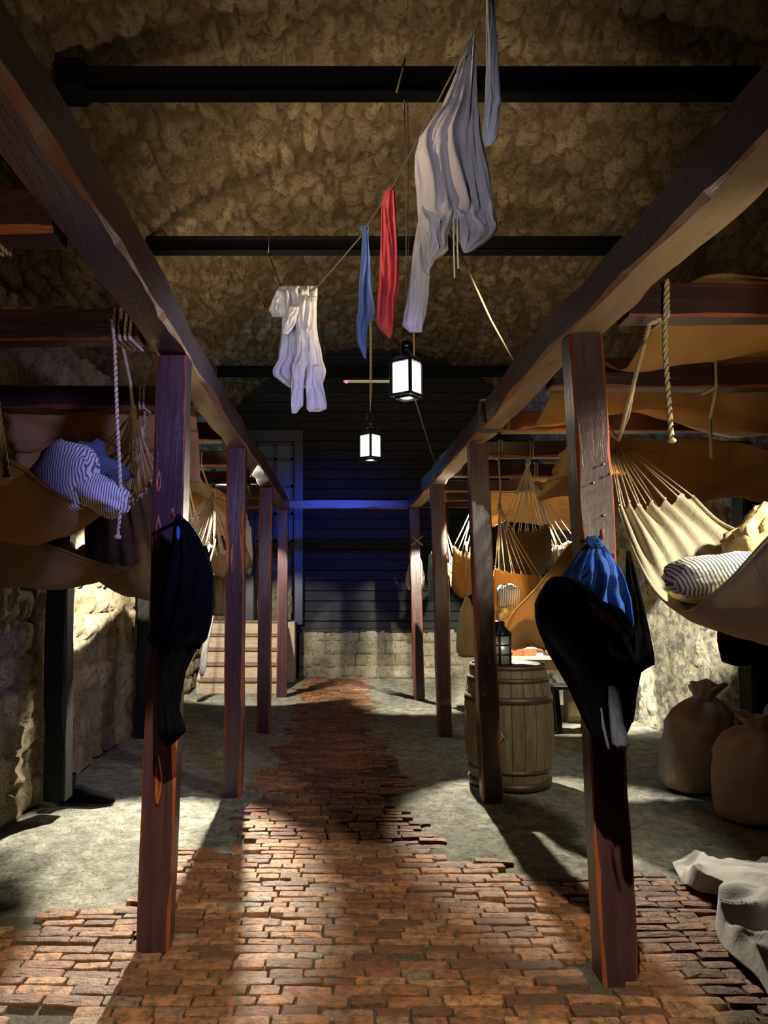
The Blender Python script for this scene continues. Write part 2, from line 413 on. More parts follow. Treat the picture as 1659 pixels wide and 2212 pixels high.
mb.add(vv, [(i*n+j, (i+1)*n+j, (i+1)*n+j+1, i*n+j+1) for i in range(len(xs)-1) for j in range(n-1)])
fo = tag(mb.build('floor', CONC), kind='structure')
ca = fo.data.color_attributes.new('mortar', 'FLOAT_COLOR', 'POINT')
ca.data.foreach_set('color', [q for p in fo.data.vertices for q in ((1, 1, 1, 1) if brick_mask(p.co.x, p.co.y) > .05 else (0, 0, 0, 1))])
mb = MB(); mb.box(((XL+XR)/2, 6.7, -.06), (XR-XL+.3, 12, .04)); tag(mb.build('floor_base', CONC, smooth=False), kind='structure')
def bricks_mat():
    m = mat('worn_brick', (.3, .13, .07), .6, .4); t = NT(m); g = t.n('ShaderNodeNewGeometry')
    v = t.coord(); n2 = t.noise(v, 28, 6, .7, .2); n1 = t.noise(v, 1.7, 4, .6)
    c = t.ramp(g.outputs['Random Per Island'], [(0, (.11, .045, .025)), (.3, (.22, .085, .036)), (.65, (.33, .14, .06)), (.9, (.42, .20, .09)), (1, (.19, .15, .10))])
    c = t.mix(t.ramp(n2, [(.38, .85), (.58, 0.0)]), c, (.07, .045, .03))
    c = t.mix(t.ramp(n1, [(.5, 0.0), (.75, .5)]), c, (.12, .075, .05))
    t.base(c); t.bump(n2, .02, 1); return m
BR = bricks_mat()
mb = MB(); y = .9; row = 0
def brick(mb, c, L, d, top, ang, ti):
    "a worn paver: ragged outline, domed top"
    sd = c.x*7.3+c.y*11.1; ca, sa = math.cos(ang), math.sin(ang); out = []
    for x, y_ in ((-.95, -.98), (-.5, -1), (0, -1), (.5, -1), (.95, -.98), (1, -.75), (1, .75), (.95, .98), (.5, 1), (0, 1), (-.5, 1), (-.95, .98), (-1, .75), (-1, -.75)):
        out.append((x*(L/2)+.006*noise.noise(V3(sd+x*2, y_*2, 1)), y_*(d/2)+.007*noise.noise(V3(sd, x*3, y_*2+5))))
    def P(x, y_, z): return Vector((c.x+x*ca-y_*sa, c.y+x*sa+y_*ca, z+x*ti[0]+y_*ti[1]))
    r0 = [P(x, y_, -.03) for x, y_ in out]; r1 = [P(x, y_, top-.005) for x, y_ in out]
    r2 = [P(x*.975, y_*.90, top-.001+.003*noise.noise(V3(sd+x*20, y_*20, 2))) for x, y_ in out]
    r3 = [P(x*.5, y_*.4, top+.002+.003*noise.noise(V3(sd+x*9, y_*9, 3))) for x, y_ in out]
    mb.rings([r0, r1, r2, r3])
def V3(*a): return Vector(a)
while y < YB-.05:
    x = XL+.05+rnd2(row, 5)*.2
    d_ = .050+.022*rnd2(row, 6)
    while x < XR-.05:
        L = .11+.13*rnd2(row, x, 1)
        yy = y+.014*noise.noise(Vector((x*1.1, y*.6, 0)))
        k = brick_mask(x+L/2, yy); hole = noise.noise(Vector((x*2.1+7, y*2.1, 9)))
        if k > 0.02 and hole < .50:
            hz = .010+.010*(rnd2(row, x, 2)-.5)+.007*noise.noise(Vector((x*3, y*3, 0)))-(.012 if rnd2(row, x, 12) < .07 else 0)
            brick(mb, Vector((x+L/2, yy, 0)), L-.007-.004*rnd2(row, x, 9), d_*(.93+.16*rnd2(row, x, 8)), hz, (rnd2(row, x, 3)-.5)*.06, ((rnd2(row, x, 7)-.5)*.06, (rnd2(row, x, 4)-.5)*.20))
        x += L
    y += d_+.005; row += 1
tag(mb.build('floor_bricks', BR, smooth=False), kind='structure')

# ------------------------------------------------------------------ timbers
def timber(name, a, b, w, h, label, cat_, group, seed, wav=.010, under=None, mats=None, lean=0, chm=.006):
    "a hewn timber from a to b; w across, h high; the edges are worn away unevenly"
    a, b = Vector(a), Vector(b); L = (b-a).length; n = max(3, int(L/.06)); mb = MB(); rs = []
    for i in range(n+1):
        z = L*i/n
        def nz(k, f=2.2): return noise.noise(Vector((z*f, seed*3.1+k*7.7, seed*1.7)))
        bx, by = nz(20, .7)*wav*.9, nz(21, .7)*wav*.9; ring = []
        for q, (sx, sy) in enumerate(((-1, -1), (1, -1), (1, 1), (-1, 1))):
            c = chm+max(0, nz(q, 2.6)+.05)*.030+max(0, nz(q+9, 9))*.012; c = min(c, .030)
            px, py = sx*(w/2+nz(q+4)*wav*.5), sy*(h/2+nz(q+30)*wav*.5)
            p1 = Vector((px-sx*c, py)); p2 = Vector((px, py-sy*c))
            if sx*sy > 0: p1, p2 = p2, p1
            # counter-clockwise order
            if q == 0: ring += [Vector((px, py-sy*c)), Vector((px-sx*c, py))]
            elif q == 1: ring += [Vector((px-sx*c, py)), Vector((px, py-sy*c))]
            elif q == 2: ring += [Vector((px, py-sy*c)), Vector((px-sx*c, py))]
            else: ring += [Vector((px-sx*c, py)), Vector((px, py-sy*c))]
        rs.append([Vector((p.x+bx, p.y+by, z)) for p in ring])
    nn = 8; vs = [p for r in rs for p in r]; mb.v = vs
    for i in range(n):
        for j in range(8):
            k = (j+1) % 8; mb.f.append([i*nn+j, i*nn+k, (i+1)*nn+k, (i+1)*nn+j])
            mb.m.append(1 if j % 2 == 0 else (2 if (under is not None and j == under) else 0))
    mb.f.append(list(range(7, -1, -1))); mb.m.append(0); mb.f.append([n*8+j for j in range(8)]); mb.m.append(0)
    o = mb.build(name, mats or [PAINT, WORN, BOUNCE_LIT], smooth=False)
    dz = (b-a).normalized()
    if abs(dz.z) > .9: o.rotation_euler = (0, 0, 0)
    elif abs(dz.y) > .5: o.rotation_euler = (-PI/2, 0, 0)      # local x -> x, local y -> -z, local z -> y
    else: o.rotation_euler = (0, PI/2, 0)                       # local x -> -z, local y -> y, local z -> x
    if abs(dz.z) > .9: o.rotation_euler = Vector((0, 0, 1)).rotation_difference(dz).to_euler()
    o.location = a
    return tag(o, label, cat_, group)
LX, RX = -.75, 1.045
LY = [3.36, 5.67, 7.99, 10.47]; RY = [3.11, 5.52, 7.83, 10.26]
lab_l = ['purple-brown timber post at front left, black coat hung on it', 'timber post second from front in the left row, lit blue',
         'slim dark timber post third in the left row, before the steps', 'timber post at the far left corner, lit orange beside the steps']
lab_r = ['timber post at front right with nails, blue shirt and black coat hung on it', 'timber post in front of the upright barrel',
         'dark timber post third in the right row, brown hammock behind it', 'pale lit timber post at the far right corner under the cross rail']
posts = []
for i, y in enumerate(LY):
    posts.append(timber('timber_post', (LX-.005, y, -.01), (LX+(.025 if i == 0 else 0), y, 2.50), .135, .135, lab_l[i], 'post', 'posts of the hammock frames', 11+i))
for i, y in enumerate(RY):
    posts.append(timber('timber_post', (RX+.02, y, -.01), (RX-(.03), y, 2.51), .14, .135, lab_r[i], 'post', 'posts of the hammock frames', 31+i, .014))
# sockets of bare wood on the front left post and nails in the right one
def knot(parent, px, py, y, hw, hh):
    p = pt(px, py, y); mb = MB(); rs = []
    for k, (s_, dy) in enumerate(((1.0, .002), (.8, -.003), (.35, .004))):
        rs.append([p+Vector((hw*s_*math.cos(a)*(1+.15*math.sin(3*a+px)), dy, hh*s_*math.sin(a)*(1+.1*math.sin(5*a)))) for a in [2*PI*j/18 for j in range(18)]])
    mb.rings(rs, 0); mb.build('wood_knot', WORN, parent)
for px, py, hw, hh in ((342, 1040, .012, .055), (341, 1148, .014, .075), (341, 1690, .015, .105)):
    knot(posts[0], px, py, 3.287, hw, hh)
knot(posts[1], 501, 1205, 5.60, .012, .12); knot(posts[5], 1056, 1405, 5.45, .010, .11); knot(posts[5], 1047, 1490, 5.45, .02, .05)
for px, py in ((1301, 1004), (1316, 1025), (1279, 1044), (1302, 1114)):
    p = pt(px, py, 3.035); mb = MB(); mb.tube([p+Vector((0, .03, 0)), p+Vector((0, -.012, 0))], .0025, 6); mb.tube([p+Vector((0, -.012, 0)), p+Vector((0, -.015, 0))], .006, 8)
    mb.build('nail', STEEL, posts[4])
RAILZ = 2.585
timber('timber_rail', (LX+.01, .9, RAILZ), (LX-.005, 10.6, RAILZ+.01), .145, .155, 'long timber rail along the tops of the left posts', 'rail', 'rails of the hammock frames', 51, .022, under=None)
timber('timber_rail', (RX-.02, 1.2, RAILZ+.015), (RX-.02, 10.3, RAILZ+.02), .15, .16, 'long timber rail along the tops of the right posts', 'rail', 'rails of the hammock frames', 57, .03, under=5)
timber('cross_rail', (LX+.07, 10.5, RAILZ+.0), (RX-.09, 10.45, RAILZ+.0), .12, .12, 'timber rail joining the two rows at the far end', 'rail', None, 61, .01)
ordn = ['nearest', 'second', 'third', 'fourth', 'fifth', 'sixth', 'seventh', 'farthest']
for i, y in enumerate([2.2, 3.17, 4.42, 5.45, 6.6, 7.8, 9.1, 10.3]):
    timber('cross_beam', (XL+.02, y, 2.58), (LX-.075, y, 2.58), .135, .12, ordn[i]+' beam from the left rail to the left wall' if i not in (1,) else 'second beam from the left rail to the wall, white rope tied round it',
           'beam', 'beams from the left rail to the wall', 70+i, .012)
for i, y in enumerate([2.90, 3.95, 5.1, 6.15, 7.3, 8.4, 9.4, 10.2]):
    timber('cross_beam', (RX+.06, y, 2.58), (XR-.02, y, 2.58), .13, .12, ordn[i]+' beam from the right rail to the right wall',
           'beam', 'beams from the right rail to the wall', 90+i, .012)
# black posts against the walls
timber('wall_post', pt(125, 1725, 5.2)*1, pt(128, 1150, 5.2)+Vector((0, 0, .75)), .15, .15, 'black timber post standing by the left wall, dark boot at its foot', 'post', 'black wall posts', 101, mats=[DARKW]*3)
timber('wall_post', (-1.93, 7.75, 0), (-1.93, 7.75, 2.5), .12, .12, 'black timber post by the left wall beyond the bright stones', 'post', 'black wall posts', 102, mats=[DARKW]*3)
timber('wall_post', (3.12, 5.75, 0), (3.12, 5.75, 2.5), .24, .2, 'wide black timber post at the right wall above the sacks', 'post', 'black wall posts', 103, mats=[DARKW]*3)
timber('wall_post', (1.35, 9.7, 0), (1.35, 9.7, 2.5), .1, .1, 'slim dark post behind the hammocks on the right', 'post', 'black wall posts', 104, mats=[DARKW]*3)

# iron tie beams through the vault
def ibeam(y, x0, x1, z, h, label, wb=.10):
    mb = MB(); c = (x0+x1)/2; L = x1-x0
    mb.box((c, y, z), (L, .03, h)); mb.box((c, y, z-h/2+.008), (L, wb, .018), bev=.003); mb.box((c, y, z+h/2-.008), (L, wb, .018), bev=.003)
    o = mb.build('iron_beam', IRON, smooth=False); return tag(own_origin(o), label, 'beam', 'iron tie beams across the vault')
b1 = ibeam(4.17, -1.62, 2.75, 4.36, .155, 'black iron beam across the vault nearest the camera')
b2 = ibeam(6.29, -1.64, 2.75, 4.36, .13, 'black iron beam across the vault, second, behind the grey shirt')
b3 = ibeam(10.15, -1.63, 2.75, 4.36, .13, 'black iron beam across the vault, farthest, before the dark end wall')
mb = MB(); p = pt(150, 165, 4.17); mb.box((p.x+.03, 4.17, 4.37), (.17, .2, .2), bev=.03); mb.build('wall_socket', IRON, b1, smooth=False)
p = pt(742, 824, 9.9); q = pt(868, 824, 9.9); mb = MB(); mb.box((p+q)/2, ((q-p).x, .03, .035), bev=.004)
t = tag(own_origin(mb.build('light_batten', mat('pale_batten', (.5, .55, .5), .6), smooth=False)), 'pale thin batten under the far iron beam, pink lamp at its end', 'light fitting')
mb = MB(); mb.ball(pt(748, 825, 9.88), .02); mb.build('indicator_lamp', mat('pink_lamp', (.8, .1, .3), .5, emit=(1, .08, .3), estr=3), t)
for px in (745, 865):
    mb = MB(); a = pt(px, 822, 9.9); mb.tube([a, a+Vector((0, .35, .05)), (a.x, 10.13, 4.30)], .008); mb.build('bracket', IRON, t)

# ------------------------------------------------------------------ lanterns
CORD = mat('grey_cord', (.16, .14, .12), .9, .1)
def lantern(base, s, rz, label, top, lean=0):
    o = empty('hanging_lantern', base, label, 'lantern', 'lanterns hanging from the iron beams', rz)
    M = Matrix.Translation(base) @ Matrix.Rotation(rz, 4, 'Z') @ Matrix.Scale(s, 4)
    def put(mb, name, m, parent=o, sm=False):
        mb.v = [M @ v for v in mb.v]
        return mb.build(name, m, parent, smooth=sm)
    W, H = .17, .245
    mb = MB(); mb.box((0, 0, .012), (W+.025, W+.025, .024), bev=.006); mb.box((0, 0, -.008), (W-.03, W-.03, .02), bev=.004); put(mb, 'base_tray', BLACKM)
    for sx in (-1, 1):
        for sy in (-1, 1):
            mb = MB(); mb.box((sx*W/2, sy*W/2, .02+H/2), (.024, .024, H), bev=.004); put(mb, 'corner_bar', BLACKM)
    for k in range(4):
        R = Matrix.Rotation(k*PI/2, 3, 'Z'); mb = MB()
        mb.box(R @ Vector((0, -W/2+.005, .02+H/2)), (W-.016, .004, H-.01), rot=R); pn = put(mb, 'glass_pane', GLOW)
        mb = MB()
        for j in (-1, 1): mb.box(R @ Vector((j*.028, -W/2+.001, .02+H/2)), (.006, .003, H-.01), rot=R)
        for j in range(3): mb.box(R @ Vector((-.05+.045*j, -W/2+.001, H-.005-.012*j)), (.012, .003, .03+.012*j), rot=R @ Matrix.Rotation(.2*j, 3, 'Y'))
        put(mb, 'glazing_line', GLOWS, pn)
    mb = MB(); q = W/2+.018
    mb.rings([[Vector((sx*a, sy*a, z)) for sx, sy in ((-1, -1), (1, -1), (1, 1), (-1, 1))] for a, z in ((q, .262), (q, .275), (.05, .325))]); put(mb, 'hood', BLACKM)
    mb = MB(); mb.lathe([(.046, .315), (.046, .36), (.049, .363), (.046, .368), (.046, .395), (.05, .40), (.046, .405), (.044, .43), (.03, .438), (.012, .445)], 24); put(mb, 'chimney', BLACKM, sm=True)
    mb = MB(); mb.tube([(-.048, 0, .40), (-.05, 0, .47), (-.046, 0, .515), (0, 0, .535), (.046, 0, .515), (.05, 0, .47), (.048, 0, .40)], .003); put(mb, 'bail_handle', BLACKM, sm=True)
    tp = M @ Vector((0, 0, .53)); mb = MB()
    mb.tube([tp, tp.lerp(Vector(top), .5)+Vector((.004, 0, 0)), top], .0035); mb.tube([tp+Vector((0, 0, 0)), tp.lerp(Vector(top), .15)+Vector((.014, 0, 0)), Vector(top)+Vector((.02, 0, 0))], .0025); mb.tube([Vector(top)+Vector((-.05, -.06, -.0)), Vector(top)+Vector((0, -.065, .2)), Vector(top)+Vector((.0, .06, .2)), Vector(top)+Vector((.0, .06, -.02)), Vector(top)], .006)
    mb.build('suspension_cord', CORD, o)
    point(o.name+'_light', M @ Vector((0, 0, -.05)), 3.0, (1, .85, .6), .05)
    return o
c1 = pt(879, 858, 4.17); lantern((c1.x, 4.17, c1.z), .72, math.radians(52), 'larger nearer lantern with glowing white glass, below the sleeve', (c1.x-.0, 4.17, 4.27))
c2 = pt(800, 992, 6.29); lantern((c2.x, 6.29, c2.z), .74, math.radians(44), 'smaller farther glowing lantern hanging before the blue boards', (c2.x, 6.29, 4.27))

# spotlight can seen below the left frame
mb = MB(); p = pt(523, 1052, 7.12)
mb.lathe([(.07, -.08), (.08, -.08), (.08, .10), (.05, .12), (.02, .13)], 24, p)
can = tag(own_origin(mb.build('spotlight_can', BLACKM)), 'black cylindrical spotlight can hanging under the left frame', 'spotlight')
can2 = can
mb = MB(); mb.tube([p+Vector((0, 0, .14)), p+Vector((0, 0, .2)), (p.x, 6.95, 2.55)], .01); mb.build('bracket', IRON, can)

# ------------------------------------------------------------------ hammocks
def rib(P, s):
    return Vector(cat([tuple(p) for p in P], s))
def hammock(label, L, B, R, kA=None, kB=None, m=CANVAS, group='hammocks slung under the frames', nc=14, tieA=None, tieB=None, seed=1, cord=.0035, pleat=.016, name='hammock', ns=34, nu=26, ropeM=None, hem=True, each=True):
    "L and R are the rims, B the bottom, each from end A to end B; kA, kB the knots the clew cords run to"
    o = empty(name, rib(B, .5), label, 'hammock', group)
    vs = []; grid = []
    for i in range(ns+1):
        s_ = i/ns; l, b, r = rib(L, s_), rib(B, s_), rib(R, s_); c = b*2-(l+r)*.5; row = []
        ends = (abs(s_-.5)*2)**2.2
        ax = (rib(B, min(1, s_+.03))-rib(B, max(0, s_-.03))).normalized(); lat = (r-l).normalized(); nrm = lat.cross(ax).normalized()
        for j in range(nu+1):
            u = j/nu; p = l*(1-u)**2+c*2*u*(1-u)+r*u*u
            p = p+nrm*(pleat*ends*math.sin(u*2*PI*6+seed)+pleat*.8*noise.noise(Vector((u*5, s_*3, seed)))+.010*noise.noise(Vector((u*14, s_*7, seed))))
            if i == 0 or i == ns: p = p+ax*(1 if i == 0 else -1)*.014*(1+math.cos(u*2*PI*6))
            row.append(p)
        grid.append(row); vs += row
    mb = MB(); mb.add(vs, [(i*(nu+1)+j, i*(nu+1)+j+1, (i+1)*(nu+1)+j+1, (i+1)*(nu+1)+j) for i in range(ns) for j in range(nu)])
    mb.build('canvas_bed', m, o, solid=.004)
    if hem:
        for side in (0, nu):
            mb = MB(); mb.tube([grid[i][side] for i in range(ns+1)], .0075, 6); mb.build('hem', m, o)
    for kk, row, tie in ((kA, grid[0], tieA), (kB, grid[-1], tieB)):
        if kk is None: continue
        kk = Vector(kk); whole = MB()
        for j in range(nc):
            u = j/(nc-1); e = row[int(round(u*nu))]
            mb = MB() if each else whole
            mid = e.lerp(kk, .5)+Vector((.008*math.sin(j*2.3), .006*math.cos(j*1.7), -.012))
            mb.tube(curve([kk+Vector((.004*math.sin(j*3), .004*math.cos(j*5), .01)), mid, e], 6), cord, 5)
            mb.ball(e, cord*2.3); mb.tube([e, e+Vector((.008*math.sin(j*2), .01*math.cos(j), -.03))], cord*.8, 4)
            if each: mb.build('clew_cord', ropeM or ROPE, o)
        if not each: whole.build('clew_cords', ropeM or ROPE, o)
        mb = MB(); mb.ball(kk, .02, sz=1.6); mb.ball(kk+Vector((0, 0, .03)), .014)
        if tie is not None:
            tie = Vector(tie); mb.rope([kk, kk.lerp(tie, .5)+Vector((.01, 0, -.01)), tie], .0085)
            loop(mb, tie, .075, .068)
        mb.build('lashing_rope', ropeM or ROPE, o)
    return o
def loop(mb, tie, hy, hz, r=.0085, n=2):
    "turns of rope round a cross beam centred on tie; the beam runs along x"
    for k in range(n):
        x = tie.x+(k-n/2+.5)*.022
        zt = 2.58
        mb.rope([(x, tie.y-hy, zt-hz), (x+.004, tie.y-hy, zt+hz), (x+.008, tie.y+hy, zt+hz), (x+.004, tie.y+hy, zt-hz), (x, tie.y-hy, zt-hz)], r)
def V(*a): return Vector(a)
# the big lit hammock at right
hamR = hammock('pale lit canvas hammock in the right foreground holding a mattress',
    [pt(1334, 1085, 3.85), pt(1376, 1200, 3.6), pt(1424, 1285, 3.3), pt(1486, 1322, 3.05), pt(1565, 1262, 2.78), pt(1664, 1160, 2.48), V(1.42, 2.1, 1.86), V(1.47, 1.8, 1.97)],
    [V(1.55, 3.85, 1.90), V(1.57, 3.6, 1.72), V(1.60, 3.3, 1.42), V(1.66, 3.05, 1.31), V(1.68, 2.78, 1.27), V(1.66, 2.48, 1.31), V(1.6, 2.1, 1.62), V(1.56, 1.8, 1.93)],
    [pt(1492, 1066, 3.85), pt(1560, 1130, 3.62), V(1.86, 3.3, 1.67), V(1.98, 3.05, 1.58), V(2.03, 2.78, 1.55), V(1.97, 2.48, 1.66), V(1.78, 2.1, 1.88), V(1.65, 1.8, 1.98)],
    kA=pt(1312, 925, 4.75), kB=(1.57, 1.0, 2.3), tieA=(1.65, 5.02, 2.5), nc=15, m=CANVAS, seed=3, pleat=.026, ns=46, nu=40)
# blob things lying in hammocks
def cushion(name, label, cat_, c, dims, m, rz=0, ry=0, rx=0, seed=0, group=None, lump=.12, ex=.45, parent=None):
    mb = MB(); rs = []; n1, n2 = 18, 36
    def se(x): return math.copysign(abs(x)**ex, x)
    for i in range(n1+1):
        a = -PI/2+PI*i/n1*.998+.001; ring = []
        for j in range(n2):
            b = 2*PI*j/n2
            p = V(se(math.cos(a))*se(math.cos(b)), se(math.cos(a))*se(math.sin(b)), math.sin(a)*abs(math.cos(0))**1)
            k = 1+lump*noise.fractal(p*1.6+V(seed, 0, 0), .7, 2.1, 3)
            ring.append(V(p.x*dims[0]/2*k, p.y*dims[1]/2*k, p.z*dims[2]/2*k*(1-.35*(p.x*p.x)*(p.y*p.y))))
        rs.append(ring)
    mb.rings(rs)
    o = mb.build(name, m, parent, loc=V(*c), rot=(rx, ry, rz))
    return tag(o, label, cat_, group) if label else o
cushion('mattress', 'yellowish mattress lying in the big pale hammock', 'mattress', (1.67, 3.02, 1.46), (.42, 1.0, .11), MATTR, rz=.05, seed=2, lump=.12, rx=.0)
cushion('striped_pillow', 'blue-and-white striped pillow on the yellow mattress in the big hammock', 'pillow', pt(1535, 1240, 2.98)+V(.02, 0, .0), (.36, .27, .15), TICK, rz=-.15, ry=-.12, seed=5, lump=.12, group='striped pillows')
cushion('canvas_bundle', 'rolled cream canvas bundle at the right edge of the big hammock', 'bundle', pt(1668, 1172, 3.2), (.36, .22, .26), MATTR, rz=.3, ry=-.6, seed=8, lump=.35)
# hammock at near left with its bundle
zl = 1.86
hammock('canvas hammock at the left foreground, carrying a striped bundle',
    [V(-1.30, 1.6, 2.02), V(-1.45, 2.2, 1.93), V(-1.50, 2.8, 1.88), V(-1.45, 3.3, 1.90), V(-1.3, 3.8, 1.99)],
    [V(-1.2, 1.6, 1.98), V(-1.22, 2.2, 1.74), V(-1.24, 2.75, 1.665), V(-1.22, 3.25, 1.70), V(-1.15, 3.8, 1.95)],
    [pt(-330, 905, 1.75), pt(0, 987, 2.27), pt(125, 1068, 2.8), pt(212, 1098, 3.2), pt(292, 1060, 3.8)],
    kB=(-1.12, 4.32, 2.35), tieB=(-1.13, 4.42, 2.5), m=OCHRE, seed=9, pleat=.012, nc=12)
cushion('striped_bundle', 'round striped bolster sitting up in the left foreground hammock', 'pillow', pt(140, 1030, 3.0), (.24, .3, .27), TICKB, ry=.35, seed=3, lump=.16, ex=.8, group='striped pillows')
cushion('striped_bundle', 'folded striped pillow at the rope end of the left foreground hammock', 'pillow', pt(212, 1066, 3.05), (.26, .26, .14), TICKB, ry=.45, rz=.2, seed=6, lump=.2, ex=.7, group='striped pillows')
cushion('grey_blanket', 'crumpled grey blanket behind the striped bolster at left', 'blanket', pt(205, 1020, 3.5), (.34, .25, .2), SLATE, ry=.7, seed=12, lump=.5, ex=.8)

# fan of cords at left with its hammock, seen end-on
hammock('dark canvas hammock hanging behind the left foreground one, cords fanned out',
    [pt(190, 985, 4.35), V(-1.62, 5.0, 1.62), V(-1.62, 5.7, 1.55), V(-1.5, 6.3, 1.85)],
    [pt(270, 1075, 4.4), V(-1.28, 5.0, 1.47), V(-1.28, 5.7, 1.42), V(-1.2, 6.3, 1.8)],
    [pt(338, 1010, 4.4), V(-.98, 5.0, 1.66), V(-.98, 5.7, 1.6), V(-1.0, 6.3, 1.85)],
    kA=pt(288, 892, 3.85), tieA=V(-.915, 3.17, 2.52), kB=(-1.1, 6.8, 2.3), m=DARKC, seed=14, nc=22, cord=.004, pleat=.03)
hammock('dark brown hammock sagging lowest by the left wall',
    [V(-1.95, 3.2, 1.85), V(-1.92, 3.9, 1.62), V(-1.9, 4.6, 1.6), V(-1.85, 5.2, 1.8)],
    [V(-1.75, 3.2, 1.70), V(-1.68, 3.8, 1.52), V(-1.55, 4.4, 1.49), V(-1.5, 5.2, 1.70)],
    [V(-1.6, 3.1, 1.85), V(-1.4, 3.8, 1.68), V(-1.22, 4.5, 1.60), V(-1.2, 5.2, 1.8)],
    m=DARKC, seed=19, pleat=.04)
# loose rope with its end hanging at near left
mb = MB(); a = pt(248, 745, 3.0); b = pt(262, 1078, 3.0); c = pt(254, 1160, 3.0)
mb.rope([pt(242, 690, 3.0), a, a.lerp(b, .5)+V(-.003, 0, 0), b], .0078); mb.rope([b, c], .0078); mb.ball(c, .017, sz=.6); mb.ball(b, .02)
for k in range(3):
    x = a.x+.022*k-.01; mb.rope([(x, 3.09, 2.51), (x+.012, 3.09, 2.655), (x+.016, 3.26, 2.655), (x+.01, 3.26, 2.51), (x, 3.09, 2.51)], .0085)
tag(own_origin(mb.build('knotted_rope', ROPE)), 'pale rope tied round the left beam, frayed end hanging beside the bundle', 'rope', 'loose rope ends')
mb = MB(); a = pt(-8, 860, 2.2); b = pt(16, 1030, 2.2); mb.rope([(a.x-.03, 2.2, 2.5), a, b], .009); mb.ball(b, .015, sz=.6)
loop(mb, V(a.x-.03, 2.2, 2.5), .08, .07)
tag(own_origin(mb.build('rope_end', ROPE)), 'short rope end hanging at the left edge of the photo', 'rope', 'loose rope ends')
mb = MB(); a = pt(1442, 640, 2.82); b = pt(1437, 760, 2.8); c = pt(1451, 952, 2.8)
mb.rope([(a.x, 2.82, 2.65), (a.x-.012, 2.82, 2.5), b, c], .0105); mb.ball(c, .018, sz=.5); loop(mb, V(a.x, 2.90, 2.5), .078, .07, n=1)
tag(own_origin(mb.build('rope_end', ROPE)), 'pale rope end hanging from the right beam above the big hammock', 'rope', 'loose rope ends')
mb = MB(); a = pt(1402, 700, 2.82); b = pt(1372, 815, 3.3); c = pt(1336, 950, 4.1)
mb.rope([pt(1428, 690, 2.82), a, b, c, pt(1314, 925, 4.7)], .010); mb.rope([b, b.lerp(c, .6)+V(.02, 0, .01), c], .008)
tag(own_origin(mb.build('slanting_rope', ROPE)), 'slanting rope from the right beam down to the big hammock cords', 'rope', 'loose rope ends')
mb = MB(); a = pt(1534, 905, 3.95); mb.tube([a, pt(1537, 990, 3.95)], .008); loop(mb, V(a.x, 3.95, 2.5), .078, .07, n=1); mb.tube([(a.x, 3.87, 2.5), a], .008)
tag(own_origin(mb.build('rope_end', ROPE)), 'dim rope end hanging in shadow above the right mattress', 'rope', 'loose rope ends')

# hammocks farther back, right
hammock('tan hammock behind the barrel post holding a striped pillow',
    [pt(1068, 1222, 6.4), pt(1065, 1300, 6.2), pt(1083, 1378, 6.0), pt(1110, 1322, 5.88), pt(1165, 1268, 5.82), pt(1243, 1165, 5.78)],
    [pt(1100, 1232, 6.5), pt(1108, 1310, 6.45), pt(1120, 1388, 6.25), pt(1155, 1392, 6.1), pt(1200, 1385, 5.98), pt(1250, 1180, 5.85)],
    [pt(1165, 1240, 6.6), pt(1178, 1272, 6.6), pt(1188, 1285, 6.5), pt(1202, 1270, 6.3), pt(1225, 1220, 6.1), pt(1256, 1170, 5.95)],
    kA=pt(1079, 1098, 6.25), kB=pt(1262, 1128, 5.9), tieA=V(1.30, 6.15, 2.5), tieB=V(1.95, 6.15, 2.5), m=TANCAN, seed=23, nc=12, cord=.0035, ns=24, nu=16)
cushion('striped_pillow', 'small striped pillow in the tan hammock behind the barrel post', 'pillow', pt(1098, 1288, 6.24), (.19, .14, .19), TICK, rz=-.2, ry=.3, seed=31, lump=.2, ex=.7, group='striped pillows')
cushion('mattress', 'folded yellow mattress in the tan hammock behind the barrel post', 'mattress', pt(1094, 1340, 6.16), (.13, .16, .20), MATTR, rz=.3, seed=33, lump=.35, ex=.7)
hammock('dark brown hammock hung end-on, its cords fanned from the fourth right beam',
    [pt(1084, 1132, 6.9), pt(1075, 1190, 7.2), pt(1080, 1230, 7.6), pt(1090, 1180, 8.1)],
    [pt(1130, 1142, 6.9), pt(1132, 1270, 7.2), pt(1135, 1275, 7.6), pt(1130, 1200, 8.1)],
    [pt(1184, 1128, 6.9), pt(1190, 1180, 7.2), pt(1180, 1215, 7.6), pt(1170, 1180, 8.1)],
    kA=pt(1140, 1005, 6.35), tieA=V(1.55, 6.15, 2.5), m=DARKC, seed=27, nc=14, cord=.004, ns=20, nu=20)
hammock('hammock with white-lit cords slanting to the right wall beyond the brown one',
    [pt(1214, 1178, 7.9), pt(1225, 1230, 8.1), pt(1240, 1180, 8.3)],
    [pt(1190, 1180, 7.9), pt(1215, 1260, 8.1), pt(1250, 1200, 8.3)],
    [pt(1244, 1165, 7.9), pt(1250, 1200, 8.1), pt(1262, 1170, 8.3)],
    kA=pt(1148, 1040, 7.5), tieA=V(1.88, 7.3, 2.5), kB=pt(1262, 1040, 8.3), m=CANVAS, seed=29, nc=10, cord=.005, ns=12, nu=10)
